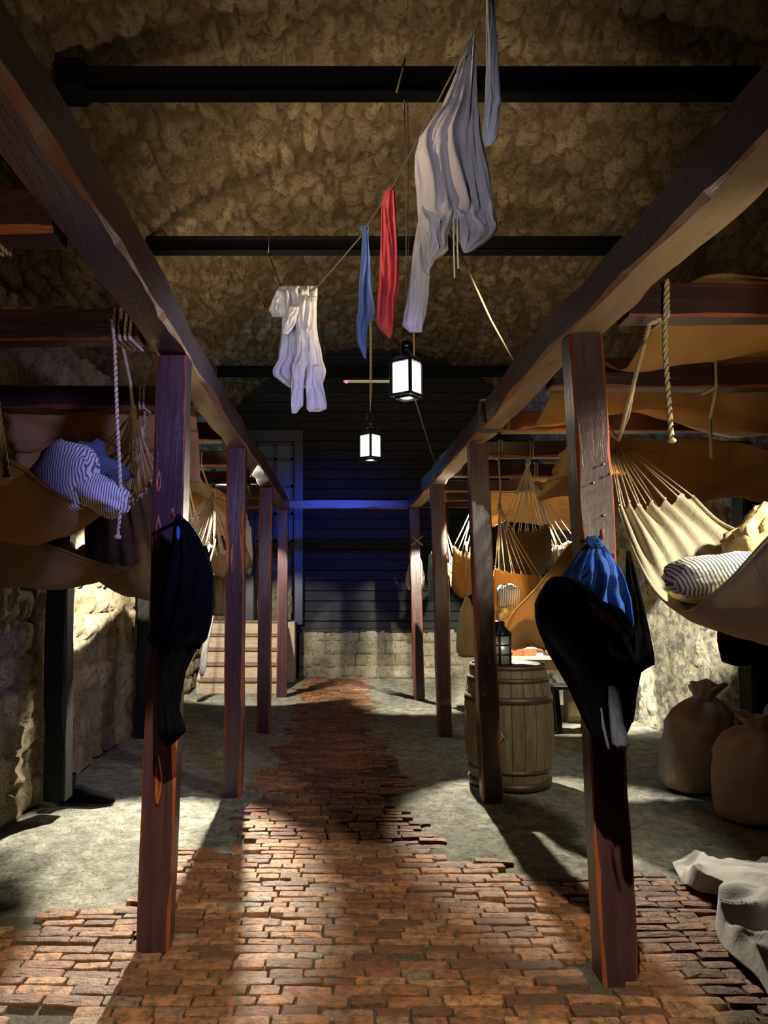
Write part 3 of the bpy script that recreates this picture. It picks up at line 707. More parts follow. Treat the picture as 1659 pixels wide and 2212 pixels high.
hammock('brown hammock between the third and second right posts, bag tied below',
    [pt(980, 1175, 7.6), pt(978, 1225, 7.65), pt(976, 1270, 7.95), pt(970, 1230, 8.6)],
    [pt(1010, 1195, 7.55), pt(1005, 1282, 7.6), pt(1000, 1284, 7.9), pt(1000, 1250, 8.6)],
    [pt(1038, 1180, 7.5), pt(1048, 1230, 7.6), pt(1045, 1260, 7.9), pt(1045, 1230, 8.6)],
    kA=pt(1030, 1075, 7.4), tieA=V(1.36, 7.3, 2.5), m=TANCAN, seed=41, nc=8, cord=.005, ns=14, nu=14)
hammock('far hammock with brightly lit cords just right of the third right post',
    [pt(955, 1205, 9.2), pt(955, 1230, 9.4), pt(957, 1200, 9.8)],
    [pt(968, 1212, 9.2), pt(970, 1245, 9.4), pt(968, 1215, 9.8)],
    [pt(985, 1195, 9.2), pt(985, 1220, 9.4), pt(983, 1200, 9.8)],
    kA=pt(962, 1140, 9.15), tieA=V(1.30, 9.4, 2.5), m=CANVAS, seed=43, nc=8, cord=.006, ns=10, nu=8)
# hammocks farther back, left
hammock('brown hammock beside the second left post, pale knotted cords fanned above',
    [pt(437, 1178, 7.5), pt(455, 1225, 7.6), pt(470, 1235, 7.9), pt(460, 1200, 8.4)],
    [pt(480, 1190, 7.5), pt(488, 1245, 7.6), pt(495, 1248, 7.9), pt(490, 1215, 8.4)],
    [pt(524, 1165, 7.5), pt(540, 1205, 7.6), pt(543, 1225, 7.9), pt(530, 1190, 8.4)],
    kA=pt(457, 1078, 7.2), tieA=V(-1.18, 6.6, 2.5), m=BROWNC, seed=47, nc=15, cord=.0065, ns=14, nu=20)
hammock('pale hammock with looped cords just right of the front left post',
    [pt(388, 1118, 6.5), pt(380, 1160, 6.7), pt(385, 1190, 7.1)],
    [pt(402, 1122, 6.5), pt(430, 1190, 6.7), pt(440, 1200, 7.1)],
    [pt(424, 1110, 6.5), pt(444, 1165, 6.7), pt(450, 1180, 7.1)],
    kA=pt(401, 1020, 6.4), tieA=V(-1.29, 6.6, 2.5), m=CANVAS, seed=49, nc=11, cord=.006, ns=12, nu=14)
hammock('cream hammock end glowing in the light between the second and third left posts',
    [pt(516, 1130, 7.9), pt(512, 1190, 8.0), pt(514, 1215, 8.3)],
    [pt(528, 1122, 7.9), pt(536, 1232, 8.0), pt(534, 1238, 8.3)],
    [pt(540, 1135, 7.9), pt(545, 1200, 8.0), pt(543, 1210, 8.3)],
    kA=pt(522, 1078, 7.85), tieA=V(-1.0, 7.8, 2.5), m=CANVAS, seed=52, nc=8, cord=.006, ns=16, nu=14)

# ------------------------------------------------------------------ hung cloth: lofted from rows (py, left, right), two layers with folds
def drape(name, rows, Y, thick, m, parent=None, folds=5, amp=.35, seed=1, nrow=44, nr=56, fl=0, tilt=0, shear=0):
    rows = [tuple(r) for r in rows]; mb = MB(); rs = []; n = len(rows)-1
    lens = [0]
    for a, b in zip(rows, rows[1:]): lens.append(lens[-1]+math.hypot(b[0]-a[0], .5*(b[1]-a[1])))
    for i in range(nrow+1):
        d = lens[-1]*i/nrow; k = 0
        while k < n-1 and lens[k+1] < d: k += 1
        u = (d-lens[k])/max(1e-6, lens[k+1]-lens[k]); r0, r1 = rows[k], rows[k+1]
        py = r0[0]+(r1[0]-r0[0])*u; xl = r0[1]+(r1[1]-r0[1])*u; xr = r0[2]+(r1[2]-r0[2])*u
        t = i/nrow; end = min(1, t*9+.15, (1-t)*14+.12); yy = Y+tilt*t; ring = []
        pl, pr = pt(xl, py, yy), pt(xr, py, yy); c = (pl+pr)/2; hw = (pr-pl)/2; W = hw.length
        th = min(thick, W*.9)*end
        for j in range(nr):
            a = 2*PI*j/nr; x = math.cos(a); sn = math.sin(a)
            ph = seed*1.3+1.6*noise.noise(V(t*2.2, seed, x))
            wx = x*folds*.55+1.1*noise.noise(V(x*1.5, t*2.5, seed*2.1))
            f = amp*th*(1.3*noise.noise(V(wx*1.3, t*1.3, seed))+.9*noise.noise(V(wx*2.7, t*3.2, seed+9))+.35*math.sin(wx*3+ph))
            edge = 1-x*x
            y = -th*(abs(sn)**.7)*math.copysign(1, sn)*(.55 if sn < 0 else .75)-f*(edge**.5)
            ring.append(c+hw*x*(1+.02*noise.noise(V(t*9, sn, seed)))+V(shear*x, y, .006*noise.noise(V(x*4, t*9, seed+3))))
        rs.append(ring)
    mb.rings(rs); o = mb.build(name, m, parent)
    return o
def hung(name, label, cat_, rows, Y, thick, m, group=None, **k):
    o = drape(name, rows, Y, thick, m, **k)
    own_origin(o); return tag(o, label, cat_, group)
# clothesline
lineM = mat('clothesline', (.12, .095, .07), .9, .1)
mb = MB(); P = [V(*pt(580, 548, 6.2)), pt(606, 617, 5.3), pt(645, 640, 5.25), pt(684, 621, 5.2), pt(778, 512, 4.55), pt(790, 490, 4.45), pt(846, 408, 4.0), pt(930, 250, 3.55), pt(1024, 68, 3.1), pt(1062, -30, 2.95), pt(1120, -180, 2.7)]
mb.tube(P, .005, 6); loop2 = P[0]; mb.tube([P[0], (P[0].x, 6.24, 4.46), (P[0].x+.01, 6.36, 4.46), (P[0].x, 6.36, 4.27), P[0]], .005)
tag(own_origin(mb.build('clothesline', lineM)), 'thin line rising from the second iron beam that carries the washing', 'clothesline')
mb = MB(); P = [pt(968, 490, 3.7), pt(1000, 560, 4.0), pt(1060, 690, 4.5), pt(1112, 785, 4.98)]
mb.tube(P, .006, 6)
for k in range(2):
    y = 4.95+.03*k; x = RX-.02; mb.rope([(x-.09, y, 2.5), (x-.09, y, 2.70), (x+.09, y+.01, 2.70), (x+.09, y, 2.5), (x-.09, y, 2.5)], .011)
tag(own_origin(mb.build('guy_line', lineM)), 'brown line from behind the grey shirt down to the right rail', 'line')
mb = MB(); mb.tube(curve([pt(896, 862, 6.0), pt(908, 900, 6.1), pt(925, 955, 6.5), pt(940, 1000, 7.0)], 8), .006); mb.tube([pt(940, 1000, 7.0), pt(935, 1035, 7.0)], .006); mb.tube([pt(940, 1000, 7.0), (RX-.1, 7.0, 2.66)], .006)
mb.tube([pt(896, 862, 6.0), (.63, 6.25, 4.3)], .006)
tag(own_origin(mb.build('guy_line', lineM)), 'pale line below the nearer lantern running to the right rail', 'line')
# the washing
sh = hung('grey_shirt', 'large grey linen shirt hanging high in the middle of the washing', 'shirt',
    [(66, 1020, 1028), (110, 1002, 1028), (180, 976, 1030), (240, 950, 1033), (300, 905, 1040), (335, 896, 1048), (385, 897, 1058), (430, 900, 1064), (465, 903, 1070), (478, 935, 1050)], 3.3, .10, GREYC, folds=7, amp=.5, seed=4, nrow=60, nr=100, tilt=.2)
o = drape('sleeve', [(480, 902, 930), (540, 892, 930), (600, 886, 928), (640, 880, 926), (680, 872, 920), (705, 868, 913), (718, 885, 911)], 3.55, .06, GREYC, folds=2, amp=.3, seed=8); o.parent = sh; o.matrix_parent_inverse = sh.matrix_world.inverted() if False else Matrix.Translation(-sh.location)
def sub(o, par): o.parent = par; o.matrix_parent_inverse = Matrix.Translation(-par.location); return o
sub(drape('shirt_tail', [(430, 960, 1064), (465, 972, 1071), (497, 982, 1075), (515, 990, 1062), (535, 998, 1030), (546, 1002, 1010)], 3.48, .06, GREYC, folds=5, amp=.8, seed=5), sh)
sub(drape('shirt_tail', [(430, 900, 985), (470, 903, 982), (510, 906, 966), (540, 912, 968), (560, 914, 942), (580, 918, 930), (590, 921, 926)], 3.5, .06, GREYC, folds=5, amp=.8, seed=6), sh)
for x0, x1 in ((980, 982), (988, 990)):
    mb = MB(); mb.tube([pt(x0, 470, 3.42), pt(x0, 540, 3.42), pt(x1, 600 if x0 < 985 else 580, 3.42)], .004); sub(mb.build('neck_tie', mat('white_tape', (.8, .75, .6), .9)), sh)
hung('white_stocking', 'white stocking hanging at the top of the photo', 'stocking',
    [(-25, 1050, 1066), (60, 1050, 1072), (140, 1050, 1077), (200, 1048, 1081), (225, 1047, 1084), (240, 1046, 1078), (270, 1043, 1077), (300, 1043, 1073), (316, 1048, 1060)], 2.95, .04, WHITEC, folds=3, amp=.5, seed=3)
hung('red_cloth', 'narrow red cloth hanging in the washing', 'cloth',
    [(402, 846, 853), (415, 830, 853), (440, 824, 854), (520, 822, 858), (580, 820, 862), (620, 818, 863), (650, 815, 855), (700, 812, 850), (720, 830, 848), (731, 839, 844)], 4.02, .045, REDC, folds=4, amp=.8, seed=6, fl=.3)
rb = hung('blue_cloth', 'blue cloth knotted on the line left of the red one', 'cloth',
    [(486, 778, 796), (496, 776, 797), (505, 782, 795), (560, 780, 799), (620, 775, 802), (670, 773, 810), (690, 771, 806), (700, 770, 796), (740, 772, 792), (775, 787, 791)], 4.5, .045, BLUEC, folds=4, amp=.8, seed=7)
ws = hung('white_shirt', 'small white shirt drying at the left end of the washing line', 'shirt',
    [(618, 602, 686), (640, 600, 686), (652, 606, 684), (690, 610, 682), (730, 606, 688), (780, 600, 698), (800, 588, 705), (812, 590, 703), (830, 612, 698), (838, 625, 695)], 5.25, .10, WHITEC, folds=8, amp=.6, seed=11, nr=80)
sub(drape('sleeve', [(625, 598, 612), (650, 588, 618), (670, 580, 620), (685, 590, 622)], 5.2, .06, WHITEC, folds=3, amp=.6, seed=2), ws)
sub(drape('sleeve', [(660, 625, 650), (700, 616, 640), (722, 612, 622)], 5.1, .04, WHITEC, folds=2, amp=.5, seed=3), ws)
tr = hung('white_trousers', 'white cloth legs hanging from the small white shirt', 'trousers',
    [(640, 648, 684), (700, 640, 684), (760, 640, 690), (790, 632, 695), (800, 628, 696)], 5.12, .06, WHITEC, folds=6, amp=.6, seed=13)
sub(drape('trouser_leg', [(785, 630, 662), (830, 629, 656), (875, 628, 655), (893, 630, 640)], 5.1, .05, WHITEC, folds=3, amp=.5, seed=14), tr)
sub(drape('trouser_leg', [(785, 664, 697), (830, 660, 698), (870, 662, 706), (882, 662, 706), (890, 668, 690)], 5.1, .06, WHITEC, folds=3, amp=.4, seed=15), tr)

# coats on the posts
lc = hung('black_coat', 'long black coat hanging on the front left post', 'coat',
    [(1112, 380, 388), (1128, 376, 408), (1160, 373, 430), (1200, 368, 448), (1245, 358, 463), (1290, 346, 462), (1340, 333, 457), (1383, 319, 446), (1392, 330, 436), (1400, 343, 425), (1450, 342, 402), (1500, 341, 392), (1535, 341, 388), (1578, 342, 403), (1592, 343, 390), (1612, 356, 368)], 3.12, .10, NAVY, folds=6, amp=.3, seed=21, nrow=60)
sub(drape('sleeve', [(1180, 425, 447), (1250, 425, 464), (1310, 428, 464), (1360, 424, 452), (1402, 415, 432)], 3.2, .06, NAVY, folds=2, amp=.3, seed=22), lc)
sub(drape('lining', [(1138, 382, 388), (1150, 381, 389), (1165, 382, 387)], 3.03, .01, SHIRTB, folds=2, seed=23, nrow=10), lc)
bs = hung('blue_shirt', 'bright blue shirt hanging on the front right post', 'shirt',
    [(1160, 1270, 1288), (1176, 1264, 1305), (1200, 1246, 1318), (1230, 1226, 1336), (1260, 1204, 1348), (1290, 1182, 1357), (1320, 1176, 1360), (1345, 1200, 1364), (1380, 1230, 1358)], 2.86, .10, SHIRTB, folds=9, amp=.40, seed=24, nr=80)
sub(drape('collar', [(1158, 1268, 1290), (1172, 1264, 1300), (1184, 1274, 1304)], 2.77, .025, SHIRTB, folds=3, amp=.4, seed=25, nrow=14), bs)
bc = hung('black_coat', 'heavy black coat hanging below the blue shirt at right', 'coat',
    [(1246, 1192, 1222), (1256, 1180, 1250), (1275, 1168, 1276), (1305, 1155, 1300), (1330, 1156, 1330), (1370, 1166, 1350), (1400, 1178, 1362), (1440, 1202, 1375), (1480, 1226, 1372), (1520, 1244, 1366), (1560, 1262, 1362), (1590, 1278, 1350), (1615, 1292, 1330)], 2.72, .11, NAVY, folds=5, amp=.35, seed=26, nrow=60)
sub(drape('coat_back', [(1190, 1352, 1362), (1240, 1352, 1374), (1300, 1350, 1388), (1360, 1346, 1400), (1410, 1340, 1410), (1436, 1340, 1412), (1446, 1340, 1385), (1500, 1335, 1375), (1560, 1330, 1368)], 2.92, .09, NAVY, folds=3, amp=.3, seed=27), bc)
sub(drape('lapel', [(1296, 1262, 1300), (1316, 1280, 1342), (1340, 1300, 1362), (1362, 1330, 1368), (1374, 1350, 1366)], 2.60, .04, SLATE, folds=3, amp=.4, seed=28), bc)
sub(drape('cuff', [(1360, 1312, 1316), (1395, 1312, 1324), (1412, 1318, 1345), (1424, 1336, 1358)], 2.58, .02, SLATE, folds=2, amp=.4, seed=29), bc)
sub(drape('sleeve', [(1482, 1314, 1334), (1520, 1314, 1342), (1560, 1318, 1346), (1590, 1320, 1356), (1608, 1322, 1358), (1620, 1335, 1350)], 2.60, .05, SLATE, folds=3, amp=.3, seed=30), bc)
sub(drape('belt_end', [(1530, 1297, 1300), (1570, 1300, 1307), (1620, 1312, 1318)], 2.58, .015, SLATE, folds=1, amp=.2, seed=31, nrow=12), bc)
for o_, p_ in ((lc, pt(384, 1118, 3.2)), (bs, pt(1280, 1165, 2.95))):
    mb = MB(); mb.tube([p_+V(0, .12, 0), p_+V(0, -.1, 0), p_+V(0, -.11, .03)], .008); sub(mb.build('peg', WORN), o_)

# bags hanging
bg = hung('kit_bag', 'beige canvas drawstring bag hanging on a cord left of the barrel post', 'bag',
    [(1288, 1004, 1010), (1296, 1002, 1016), (1320, 993, 1024), (1360, 987, 1034), (1400, 985, 1036), (1416, 990, 1034), (1420, 1000, 1028)], 7.6, .17, cloth_mat('bag_canvas', (.36, .30, .19), (.45, .38, .25)), folds=6, amp=.12, seed=41)
mb = MB(); mb.tube([pt(1007, 1288, 7.6), pt(1007, 1212, 7.5), pt(1008, 1170, 7.5)], .012); mb.tube([pt(1010, 1215, 7.5), pt(1002, 1250, 7.5)], .008); sub(mb.build('drawstring', ROPE), bg)
bg = hung('ditty_bag', 'white bag tied behind the far right corner post', 'bag',
    [(1196, 893, 905), (1215, 884, 912), (1245, 876, 917), (1266, 877, 916), (1274, 882, 910)], 10.48, .2, WHITEC, folds=4, amp=.12, seed=43)
mb = MB()
for a, b in ((1157, 1178), (1178, 1157)): mb.tube([pt(889, a, 10.17), pt(913, b, 10.17)], .01)
sub(mb.build('tie_cord', ROPE), bg)
rcv = hung('rolled_canvas', 'grey-green rolled canvas hanging left of the third right post', 'cloth roll',
    [(1186, 936, 948), (1200, 926, 950), (1250, 923, 945), (1270, 926, 950), (1290, 926, 944), (1297, 932, 940)], 8.2, .12, cloth_mat('green_canvas', (.22, .22, .14), (.3, .3, .2)), folds=3, amp=.4, seed=45)
mb = MB(); p = pt(942, 1188, 8.2); mb.tube([p, (RX+.1, 8.35, 2.52)], .006); sub(mb.build('cord', ROPE), rcv)
rcv = hung('hanging_blanket', 'brown blanket hanging by the second left post, its top white with light', 'blanket',
    [(1240, 464, 487), (1262, 464, 488), (1330, 455, 488)], 8.6, .06, BROWNC, folds=4, amp=.5, seed=46)
mb = MB()
for x in (466, 486): p = pt(x, 1241, 8.6); mb.tube([p, (p.x, 9.05, 2.53)], .005)
sub(mb.build('cord', ROPE), rcv)
rcv = hung('hanging_strip', 'pale cloth strip hanging left of the wooden steps', 'cloth',
    [(1330, 452, 462), (1400, 436, 450), (1440, 430, 446), (1460, 432, 440)], 9.9, .04, SHEET, folds=2, amp=.4, seed=47)
mb = MB(); p = pt(457, 1331, 9.9); mb.tube([p, (p.x, 10.25, 2.53)], .005); sub(mb.build('cord', ROPE), rcv)
hung('dark_cloth', 'black cloth hanging from the big right hammock before the bright wall', 'cloth',
    [(1362, 1549, 1650), (1385, 1550, 1650), (1430, 1560, 1652), (1438, 1585, 1652)], 4.6, .06, NAVY, folds=4, amp=.4, seed=48)

# canvas canopies over the beams
def sheet(name, label, corners, m, nx=30, ny=30, sg=.08, wr=.02, seed=1, group='canvas sheets over the beams', ragged=.03, beams=(), z0=2.655):
    a, b, c, d = [V(*q) for q in corners]; mb = MB(); vs = []       # a-b near edge, d-c far edge
    for i in range(nx+1):
        for j in range(ny+1):
            u, v = i/nx, j/ny; p = a.lerp(b, u).lerp(d.lerp(c, u), v)
            s_ = 1
            if beams:
                s_ = min(1, min(abs(p.y-q) for q in beams)/.5)
            p = p+V(0, 0, -sg*s_*math.sin(PI*min(1, s_)*.5)*(1+.5*noise.noise(V(u*2, v*3, seed))))
            p = p+V(0, 0, wr*noise.fractal(V(u*3, v*4, seed), .8, 2.1, 3)*s_+wr*.7*math.sin(u*9+seed+2*v)*s_)
            e = min(u, 1-u)*(1 if True else 0)
            if i in (0,): p.x += ragged*noise.fractal(V(v*9, seed, 0), .8, 2.1, 3)
            if j in (0, ny): p.y += ragged*noise.fractal(V(u*9, seed, 3), .8, 2.1, 3)
            vs.append(p)
    mb.add(vs, [(i*(ny+1)+j, (i+1)*(ny+1)+j, (i+1)*(ny+1)+j+1, i*(ny+1)+j+1) for i in range(nx) for j in range(ny)])
    o = mb.build(name, m, solid=.005); return tag(own_origin(o), label, 'canvas', group)
RB = [2.90, 3.95, 5.1, 6.15, 7.3, 8.4, 9.4, 10.2]
sheet('canvas_sheet', 'large orange-lit canvas sheet over the nearest right beams', [(1.50, 1.9, 2.67), (3.2, 1.9, 2.7), (3.2, 4.75, 2.67), (1.12, 4.8, 2.67)], TANCAN, 40, 50, .16, .05, 3, beams=(2.9, 3.95))
sheet('canvas_sheet', 'tan canvas hanging low under the third right beam', [(1.3, 4.35, 2.42), (2.9, 4.3, 2.40), (2.9, 4.95, 2.10), (1.3, 4.95, 2.12)], TANCAN, 30, 20, .1, .05, 5)
sheet('canvas_sheet', 'cream canvas sheet over the sixth and seventh right beams', [(2.0, 7.35, 2.68), (3.2, 7.35, 2.67), (3.2, 8.6, 2.67), (1.9, 8.5, 2.67)], TANCAN, 20, 26, .14, .06, 7, beams=(7.3, 8.4))
sheet('canvas_sheet', 'tan canvas hanging behind the fan of cords at right', [(1.7, 8.5, 2.66), (3.1, 8.5, 2.66), (3.1, 9.3, 2.25), (1.75, 9.3, 2.30)], TANCAN, 24, 20, .06, .08, 9)
sheet('canvas_sheet', 'canvas roll hanging by the left wall, blue above and orange below', [(-1.98, 4.5, 2.70), (-.86, 4.55, 2.68), (-.86, 4.8, 2.22), (-1.98, 4.8, 2.12)], TANCAN, 30, 24, .10, .06, 11)
sheet('canvas_sheet', 'cream canvas slung under the left beams behind the front post', [(-1.9, 6.75, 2.52), (-1.25, 6.75, 2.5), (-1.1, 7.6, 2.42), (-1.9, 7.6, 2.45)], CANVAS, 20, 20, .06, .06, 13)
sheet('canvas_sheet', 'ochre canvas hanging beyond the knotted cords at left', [(-1.95, 7.95, 2.5), (-1.05, 7.95, 2.5), (-1.02, 8.35, 2.1), (-1.95, 8.35, 2.1)], TANCAN, 20, 16, .03, .05, 15)

# ------------------------------------------------------------------ barrel, what stands on it, table
def stave_mat():
    m = mat('barrel_oak', (.15, .11, .06), .6, .4); t = NT(m)
    g = t.noise(t.coord((8, 8, 1)), 4, 6, .7, .5); b = t.noise(t.coord((5, 5, 2)), 1.5, 4, .6)
    c = t.ramp(g, [(.3, (.10, .072, .036)), (.7, (.22, .17, .09))]); t.base(t.mix(t.ramp(b, [(.5, 0.0), (.7, .5)]), c, (.08, .06, .035))); t.bump(g, .008, .7); return m
STAVE = stave_mat(); HOOP = mat('rusty_hoop', (.10, .07, .045), .5, .5, .5)
def barrel(name, label, base, R, H, n=22, grp=None, bulge=.17):
    o = empty(name, base, label, 'barrel', grp)
    def r(t): return R*(1-bulge*(2*t-1)**2)
    for k in range(n):
        mb = MB(); rs = []; a0 = 2*PI*k/n+.006; a1 = 2*PI*(k+1)/n-.006
        for i in range(15):
            t = i/14; q = r(t); rs.append([V(*base)+V(x*math.cos(a), x*math.sin(a), H*t) for a, x in ((a0, q-.004), ((a0+a1)/2, q+.002), (a1, q-.004), (a1, q-.03), (a0, q-.03))])
        mb.rings(rs); mb.build('stave', STAVE, o, smooth=False)
    for t0, wd in ((.012, .05), (.14, .03), (.70, .05), (.865, .035), (.965, .035)):
        t1 = t0+wd/H*1.0; t1 = min(t1, 1.0); q0, q1 = r(t0)+.006, r(t1)+.006
        if t0 < .02: q0 += .018; q1 += .014
        mb = MB(); mb.lathe([(q0-.01, H*t0), (q0, H*t0), (q1, H*t1), (q1-.01, H*t1)], 44, base); mb.build('hoop', HOOP, o)
    mb = MB(); mb.lathe([(.001, H-.03), (r(1)-.028, H-.03), (r(1)-.028, H-.045), (.001, H-.045)], 40, base, cap=False); mb.build('head', STAVE, o, smooth=False)
    return o
bc_ = V(1.30, 5.98, 0); ba = barrel('upright_barrel', 'tall upright oak barrel behind the second right post', bc_, .335, .90)
p = pt(1081, 1592, 5.64); mb = MB(); mb.tube([p+V(-.01, -.01, .07), p+V(.005, -.03, .02), p+V(.025, -.035, -.01), p+V(.045, -.03, .01), p+V(.04, -.02, .035)], .006, 8); mb.build('tap_hook', STEEL, ba)
ct = V(1.22, 5.86, .875)
o = empty('barrel_lantern', ct, 'round black-caged silver lantern standing on the upright barrel', 'lantern')
mb = MB(); mb.lathe([(.10, 0), (.10, .03), (.085, .035)], 28, ct); mb.build('base_tray', BLACKM, o)
mb = MB(); mb.lathe([(.082, .03), (.082, .24)], 28, ct); mb.build('silver_cylinder', mat('dull_silver', (.55, .54, .52), .4, .5, .6), o)
mb = MB(); mb.lathe([(.09, .24), (.09, .26), (.04, .31), (.04, .34), (.03, .35)], 28, ct); mb.build('cap', BLACKM, o)
for k in range(6):
    a = k*PI/3+.3; mb = MB(); mb.tube([ct+V(.088*math.cos(a), .088*math.sin(a), .03), ct+V(.088*math.cos(a), .088*math.sin(a), .25)], .008); mb.build('cage_bar', BLACKM, o)
mb = MB()
for z in (.10, .17): mb.lathe([(.086, z), (.092, z), (.092, z+.008), (.086, z+.008)], 28, ct)
mb.build('cage_ring', BLACKM, o)
mb = MB(); c = V(1.44, 5.88, .872); mb.lathe([(.001, .004), (.06, .006), (.105, .022), (.11, .028), (.104, .028), (.06, .012), (.001, .010)], 32, c, cap=False)
tag(own_origin(mb.build('tin_plate', STEEL)), 'shiny tin plate on the barrel top right of its lantern', 'plate')
PALEW = wood_mat('pale_table_wood', (.40, .27, .13), (.52, .37, .20), (.25, .15, .07), .5, .66)
tb = empty('plank_table', (2.45, 8.9, 0), 'rough wooden table in bright light beyond the barrel', 'table')
mb = MB()
for k in range(4): mb.box((2.5, 8.5+.2*k, .70), (1.3, .19, .035), bev=.006)
mb.build('tabletop', PALEW, tb, smooth=False)
for x in (1.98, 3.02):
    for y in (8.5, 9.12): mb = MB(); mb.box((x, y, .343), (.07, .07, .686), bev=.008); mb.build('leg', PALEW, tb, smooth=False)
for y in (8.5, 9.12): mb = MB(); mb.box((2.5, y, .62), (.96, .025, .1)); mb.build('apron', PALEW, tb, smooth=False)
barrel('small_keg', 'small pale keg standing on the far table', (2.38, 9.0, .718), .13, .26, 14)
mb = MB(); c = V(2.02, 8.6, .755); mb.box(c, (.32, .12, .075), rot=Matrix.Rotation(.05, 3, 'Z'), bev=.01); ob = tag(own_origin(mb.build('wooden_box', WORN, smooth=False)), 'long brown wooden box on the far table', 'box')
mb = MB(); mb.box(c+V(0, 0, .04), (.325, .125, .012), rot=Matrix.Rotation(.05, 3, 'Z'), bev=.004); sub(mb.build('lid', PALEW, smooth=False), ob)
c = V(2.29, 8.52, .718); mb = MB(); mb.lathe([(.045, 0), (.048, .09), (.043, .09), (.04, .01), (.001, .01)], 24, c, cap=False); o = tag(own_origin(mb.build('tin_mug', STEEL)), 'small tin mug on the far table right of the box', 'mug')
mb = MB(); mb.tube([c+V(.047, 0, .075), c+V(.075, 0, .07), c+V(.075, 0, .03), c+V(.046, 0, .02)], .005); sub(mb.build('handle', STEEL), o)
mb = MB(); c = V(2.42, 8.5, .718); mb.lathe([(.001, .003), (.07, .005), (.11, .018), (.105, .02), (.06, .01), (.001, .008)], 28, c, cap=False)
tag(own_origin(mb.build('tin_plate', STEEL)), 'tin plate near the front edge of the far table', 'plate')
mb = MB(); c = V(1.82, 8.9, .75); mb.box(c, (.24, .26, .06), rot=Matrix.Rotation(.3, 3, 'Z'), bev=.012); mb.box(c+V(.02, .05, .06), (.2, .2, .04), rot=Matrix.Rotation(-.2, 3, 'Z') @ Matrix.Rotation(.15, 3, 'X'), bev=.01)
tag(own_origin(mb.build('folded_cloth', SLATE, smooth=False)), 'folded grey cloth on the left of the far table', 'cloth')
# bench in silhouette before the table
st = empty('low_stool', (2.35, 8.0, 0), 'black silhouetted stool before the bright far floor', 'stool')
mb = MB(); mb.box((2.38, 8.0, .46), (.42, .26, .04), bev=.01); mb.build('seat', DARKW, st, smooth=False)
for x in (2.22, 2.54):
    for y in (7.92, 8.08): mb = MB(); mb.box((x, y, .22), (.05, .05, .44), rot=Matrix.Rotation((x-2.38)*.4, 3, 'Y')); mb.build('leg', DARKW, st, smooth=False)
mb = MB(); mb.box((2.62, 8.6, .17), (.24, .2, .33), bev=.012); o = tag(own_origin(mb.build('wooden_crate', STAVE, smooth=False)), 'brown wooden crate on the floor right of the stool', 'crate')
mb = MB()
for z in (.06, .28): mb.box((2.62, 8.495, z), (.25, .012, .04))
sub(mb.build('batten', HOOP, smooth=False), o)

# steps at the far left
STEPM = mat('worn_steps', (.42, .33, .25), .8, .2); t = NT(STEPM); nn_ = t.noise(t.coord((2, 4, 10)), 4, 6, .7); t.base(t.ramp(nn_, [(.3, (.30, .22, .16)), (.7, (.50, .40, .30))])); t.bump(nn_, .008, .6)
NOSE_SHADE = wood_mat('nosing_shade', (.13, .085, .06), (.22, .15, .11), (.3, .22, .15), .8, .7)  # darker tread colour paints in the shadow line at each nosing
so = empty('wooden_steps', (-1.4, 10.9, 0), 'five pale wooden steps rising at the far left', 'steps')
for k in range(5):
    mb = MB(); z = .19*(k+1); y0 = 10.75+.24*k
    mb.box((-1.38, y0+.02+(12.5-y0)/2*.0+.13, z-.015), (1.12+.0*k, .30, .03), bev=.006); mb.build('tread', NOSE_SHADE, so, smooth=False)
    mb = MB(); mb.box((-1.38, y0+.04, z-.11), (1.1, .03, .16)); mb.build('riser', STEPM, so, smooth=False)
for x in (-1.93, -.83):
    mb = MB(); vs = [(x+dx, y, z) for dx in (-.02, .02) for y, z in ((10.76, 0), (12.2, 0), (12.2, .9), (11.75, .9), (10.76, .15))]
    mb.add(vs, [(0, 1, 2, 3, 4), (9, 8, 7, 6, 5)]+[(i, 5+i, 5+(i+1) % 5, (i+1) % 5) for i in range(5)]); mb.build('stringer', STEPM, so, smooth=False)
mb = MB(); mb.box((-1.36, 12.32, .46), (1.38, .62, .92)); tag(mb.build('floor_landing', STEPM, smooth=False), kind='structure')

# ------------------------------------------------------------------ sacks and cloth on the floor
def sack(name, label, c, R, H, seed, neck=True, lean=0, fold=True):
    mb = MB(); rs = []; n = 56; c = V(*c)
    prof = [(.02, .0), (.75, .0), (.95, .04), (1.04, .14), (1.02, .32), (.97, .5), (.93, .62), (.95, .70), (.86, .80), (.60, .88), (.34, .92)] + ([(.30, .95), (.42, 1.02), (.50, 1.06), (.46, 1.07), (.2, 1.0)] if neck else [(.1, .95)])
    prof2 = [cat(prof, i/44) for i in range(45)]
    for q, (r, z) in enumerate(prof2):
        ring = []
        for j in range(n):
            a = 2*PI*j/n; d = V(math.cos(a), math.sin(a), 0)
            k = 1+.10*noise.fractal(V(d.x*1.2, d.y*1.2, z*3+seed), .8, 2.1, 3)+(.11*max(0, z-.6)*2.2)*math.sin(a*9+seed)
            if fold: k += .04*math.exp(-((z-.66)/.03)**2)*math.sin(a*2+seed)
            ring.append(c+d*(max(r, .01)*R*k)+V(lean*z*z, 0, max(0, z*H*(1+.03*math.sin(a*3+seed)))))
        rs.append(ring)
    mb.rings(rs); o = tag(own_origin(mb.build(name, SACKC)), label, 'sack', 'sacks by the right wall'); o.location.z += .012
    return o
sack('grain_sack', 'big full sack standing at the right edge, folded over at the top', (2.72, 5.10, 0), .29, .60, 1.0, lean=.03)
sack('grain_sack', 'smaller sack with gathered neck left of the big sack', (2.62, 5.82, 0), .24, .70, 4.0, lean=.12)
sack('grain_sack', 'dim sack behind the big one at the right edge', (3.09, 5.43, 0), .15, .74, 7.0)
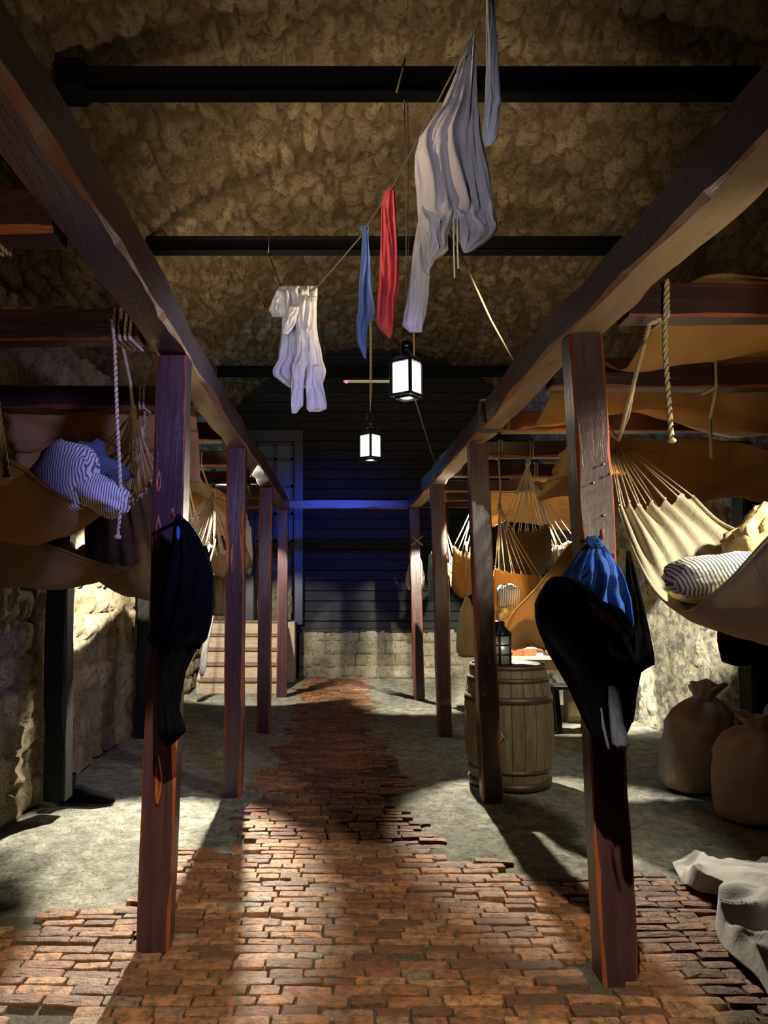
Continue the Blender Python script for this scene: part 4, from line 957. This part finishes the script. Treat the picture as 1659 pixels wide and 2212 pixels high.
# sheet thrown on the floor
def floor_cloth(name, label, outline, zfun, m, seed):
    P = [gp(x, y, .06) for x, y in outline]; cx = sum(p.x for p in P)/len(P); cy = sum(p.y for p in P)/len(P); mb = MB(); N = 220; M = 70
    per = [Vector(cat([tuple(p) for p in P+[P[0]]], i/N)) for i in range(N)]; rs = []
    for k in range(M):
        t = 1-k/(M-1)*.98; ring = []
        for p in per:
            x, y = cx+(p.x-cx)*t, cy+(p.y-cy)*t
            q_ = noise.noise_vector(V(x*2, y*2, seed))*.25; w1 = 1.3*(1-abs(noise.noise(V((x+q_.x)*4.2, (y+q_.y)*3.0, seed)))*2.6)+.5*(1-abs(noise.noise(V((x+q_.x)*9, (y+q_.y)*8, seed+4)))*2)
            ring.append(V(x, y, .02+min(1, (1-t)*5+.05)*(zfun(x, y)+.045*max(-.3, w1))+.02*(1+noise.noise(V(x*8, y*8, seed)))))
        rs.append(ring)
    mb.rings(rs, cap=False); mb.f.append([(M-1)*N+j for j in range(N)]); mb.m.append(0)
    return tag(own_origin(mb.build(name, m, solid=.006)), label, 'cloth')
floor_cloth('crumpled_sheet', 'crumpled grey-white sheet lying on the bricks at lower right',
    [(1452, 1856), (1500, 1852), (1560, 1868), (1640, 1880), (1720, 1880), (1800, 2000), (1780, 2200), (1700, 2190), (1640, 2110), (1585, 2060), (1548, 2010), (1550, 1960), (1560, 1930), (1500, 1915), (1470, 1890)],
    lambda x, y: .03+.07*math.exp(-((x-2.0)**2+(y-3.4)**2)/.15), SHEET, 3.0)
# boot at the left wall post
o = empty('black_boot', gp(150, 1745), 'black boot lying at the foot of the left wall post', 'boot')
mb = MB(); c = gp(150, 1742)+V(0, .05, 0)
rs = []
for t, w_, h_ in ((0, .035, .09), (.06, .05, .115), (.13, .052, .12), (.2, .05, .09), (.27, .052, .07), (.33, .045, .055), (.37, .02, .03)):
    rs.append([c+V(t-.08, w_*math.cos(a), h_/2+.012+h_/2*math.sin(a)) for a in [2*PI*j/16 for j in range(16)]])
mb.rings(rs); mb.build('upper', NAVY, o)
mb = MB(); mb.box(c+V(.1, 0, .008), (.36, .09, .014), bev=.005); mb.build('sole', BLACKM, o, smooth=False)
mb = MB(); mb.lathe([(.05, .09), (.045, .13), (.055, .2), (.05, .2), (.04, .1)], 16, c+V(-.03, 0, 0), cap=False); mb.build('shaft', NAVY, o)
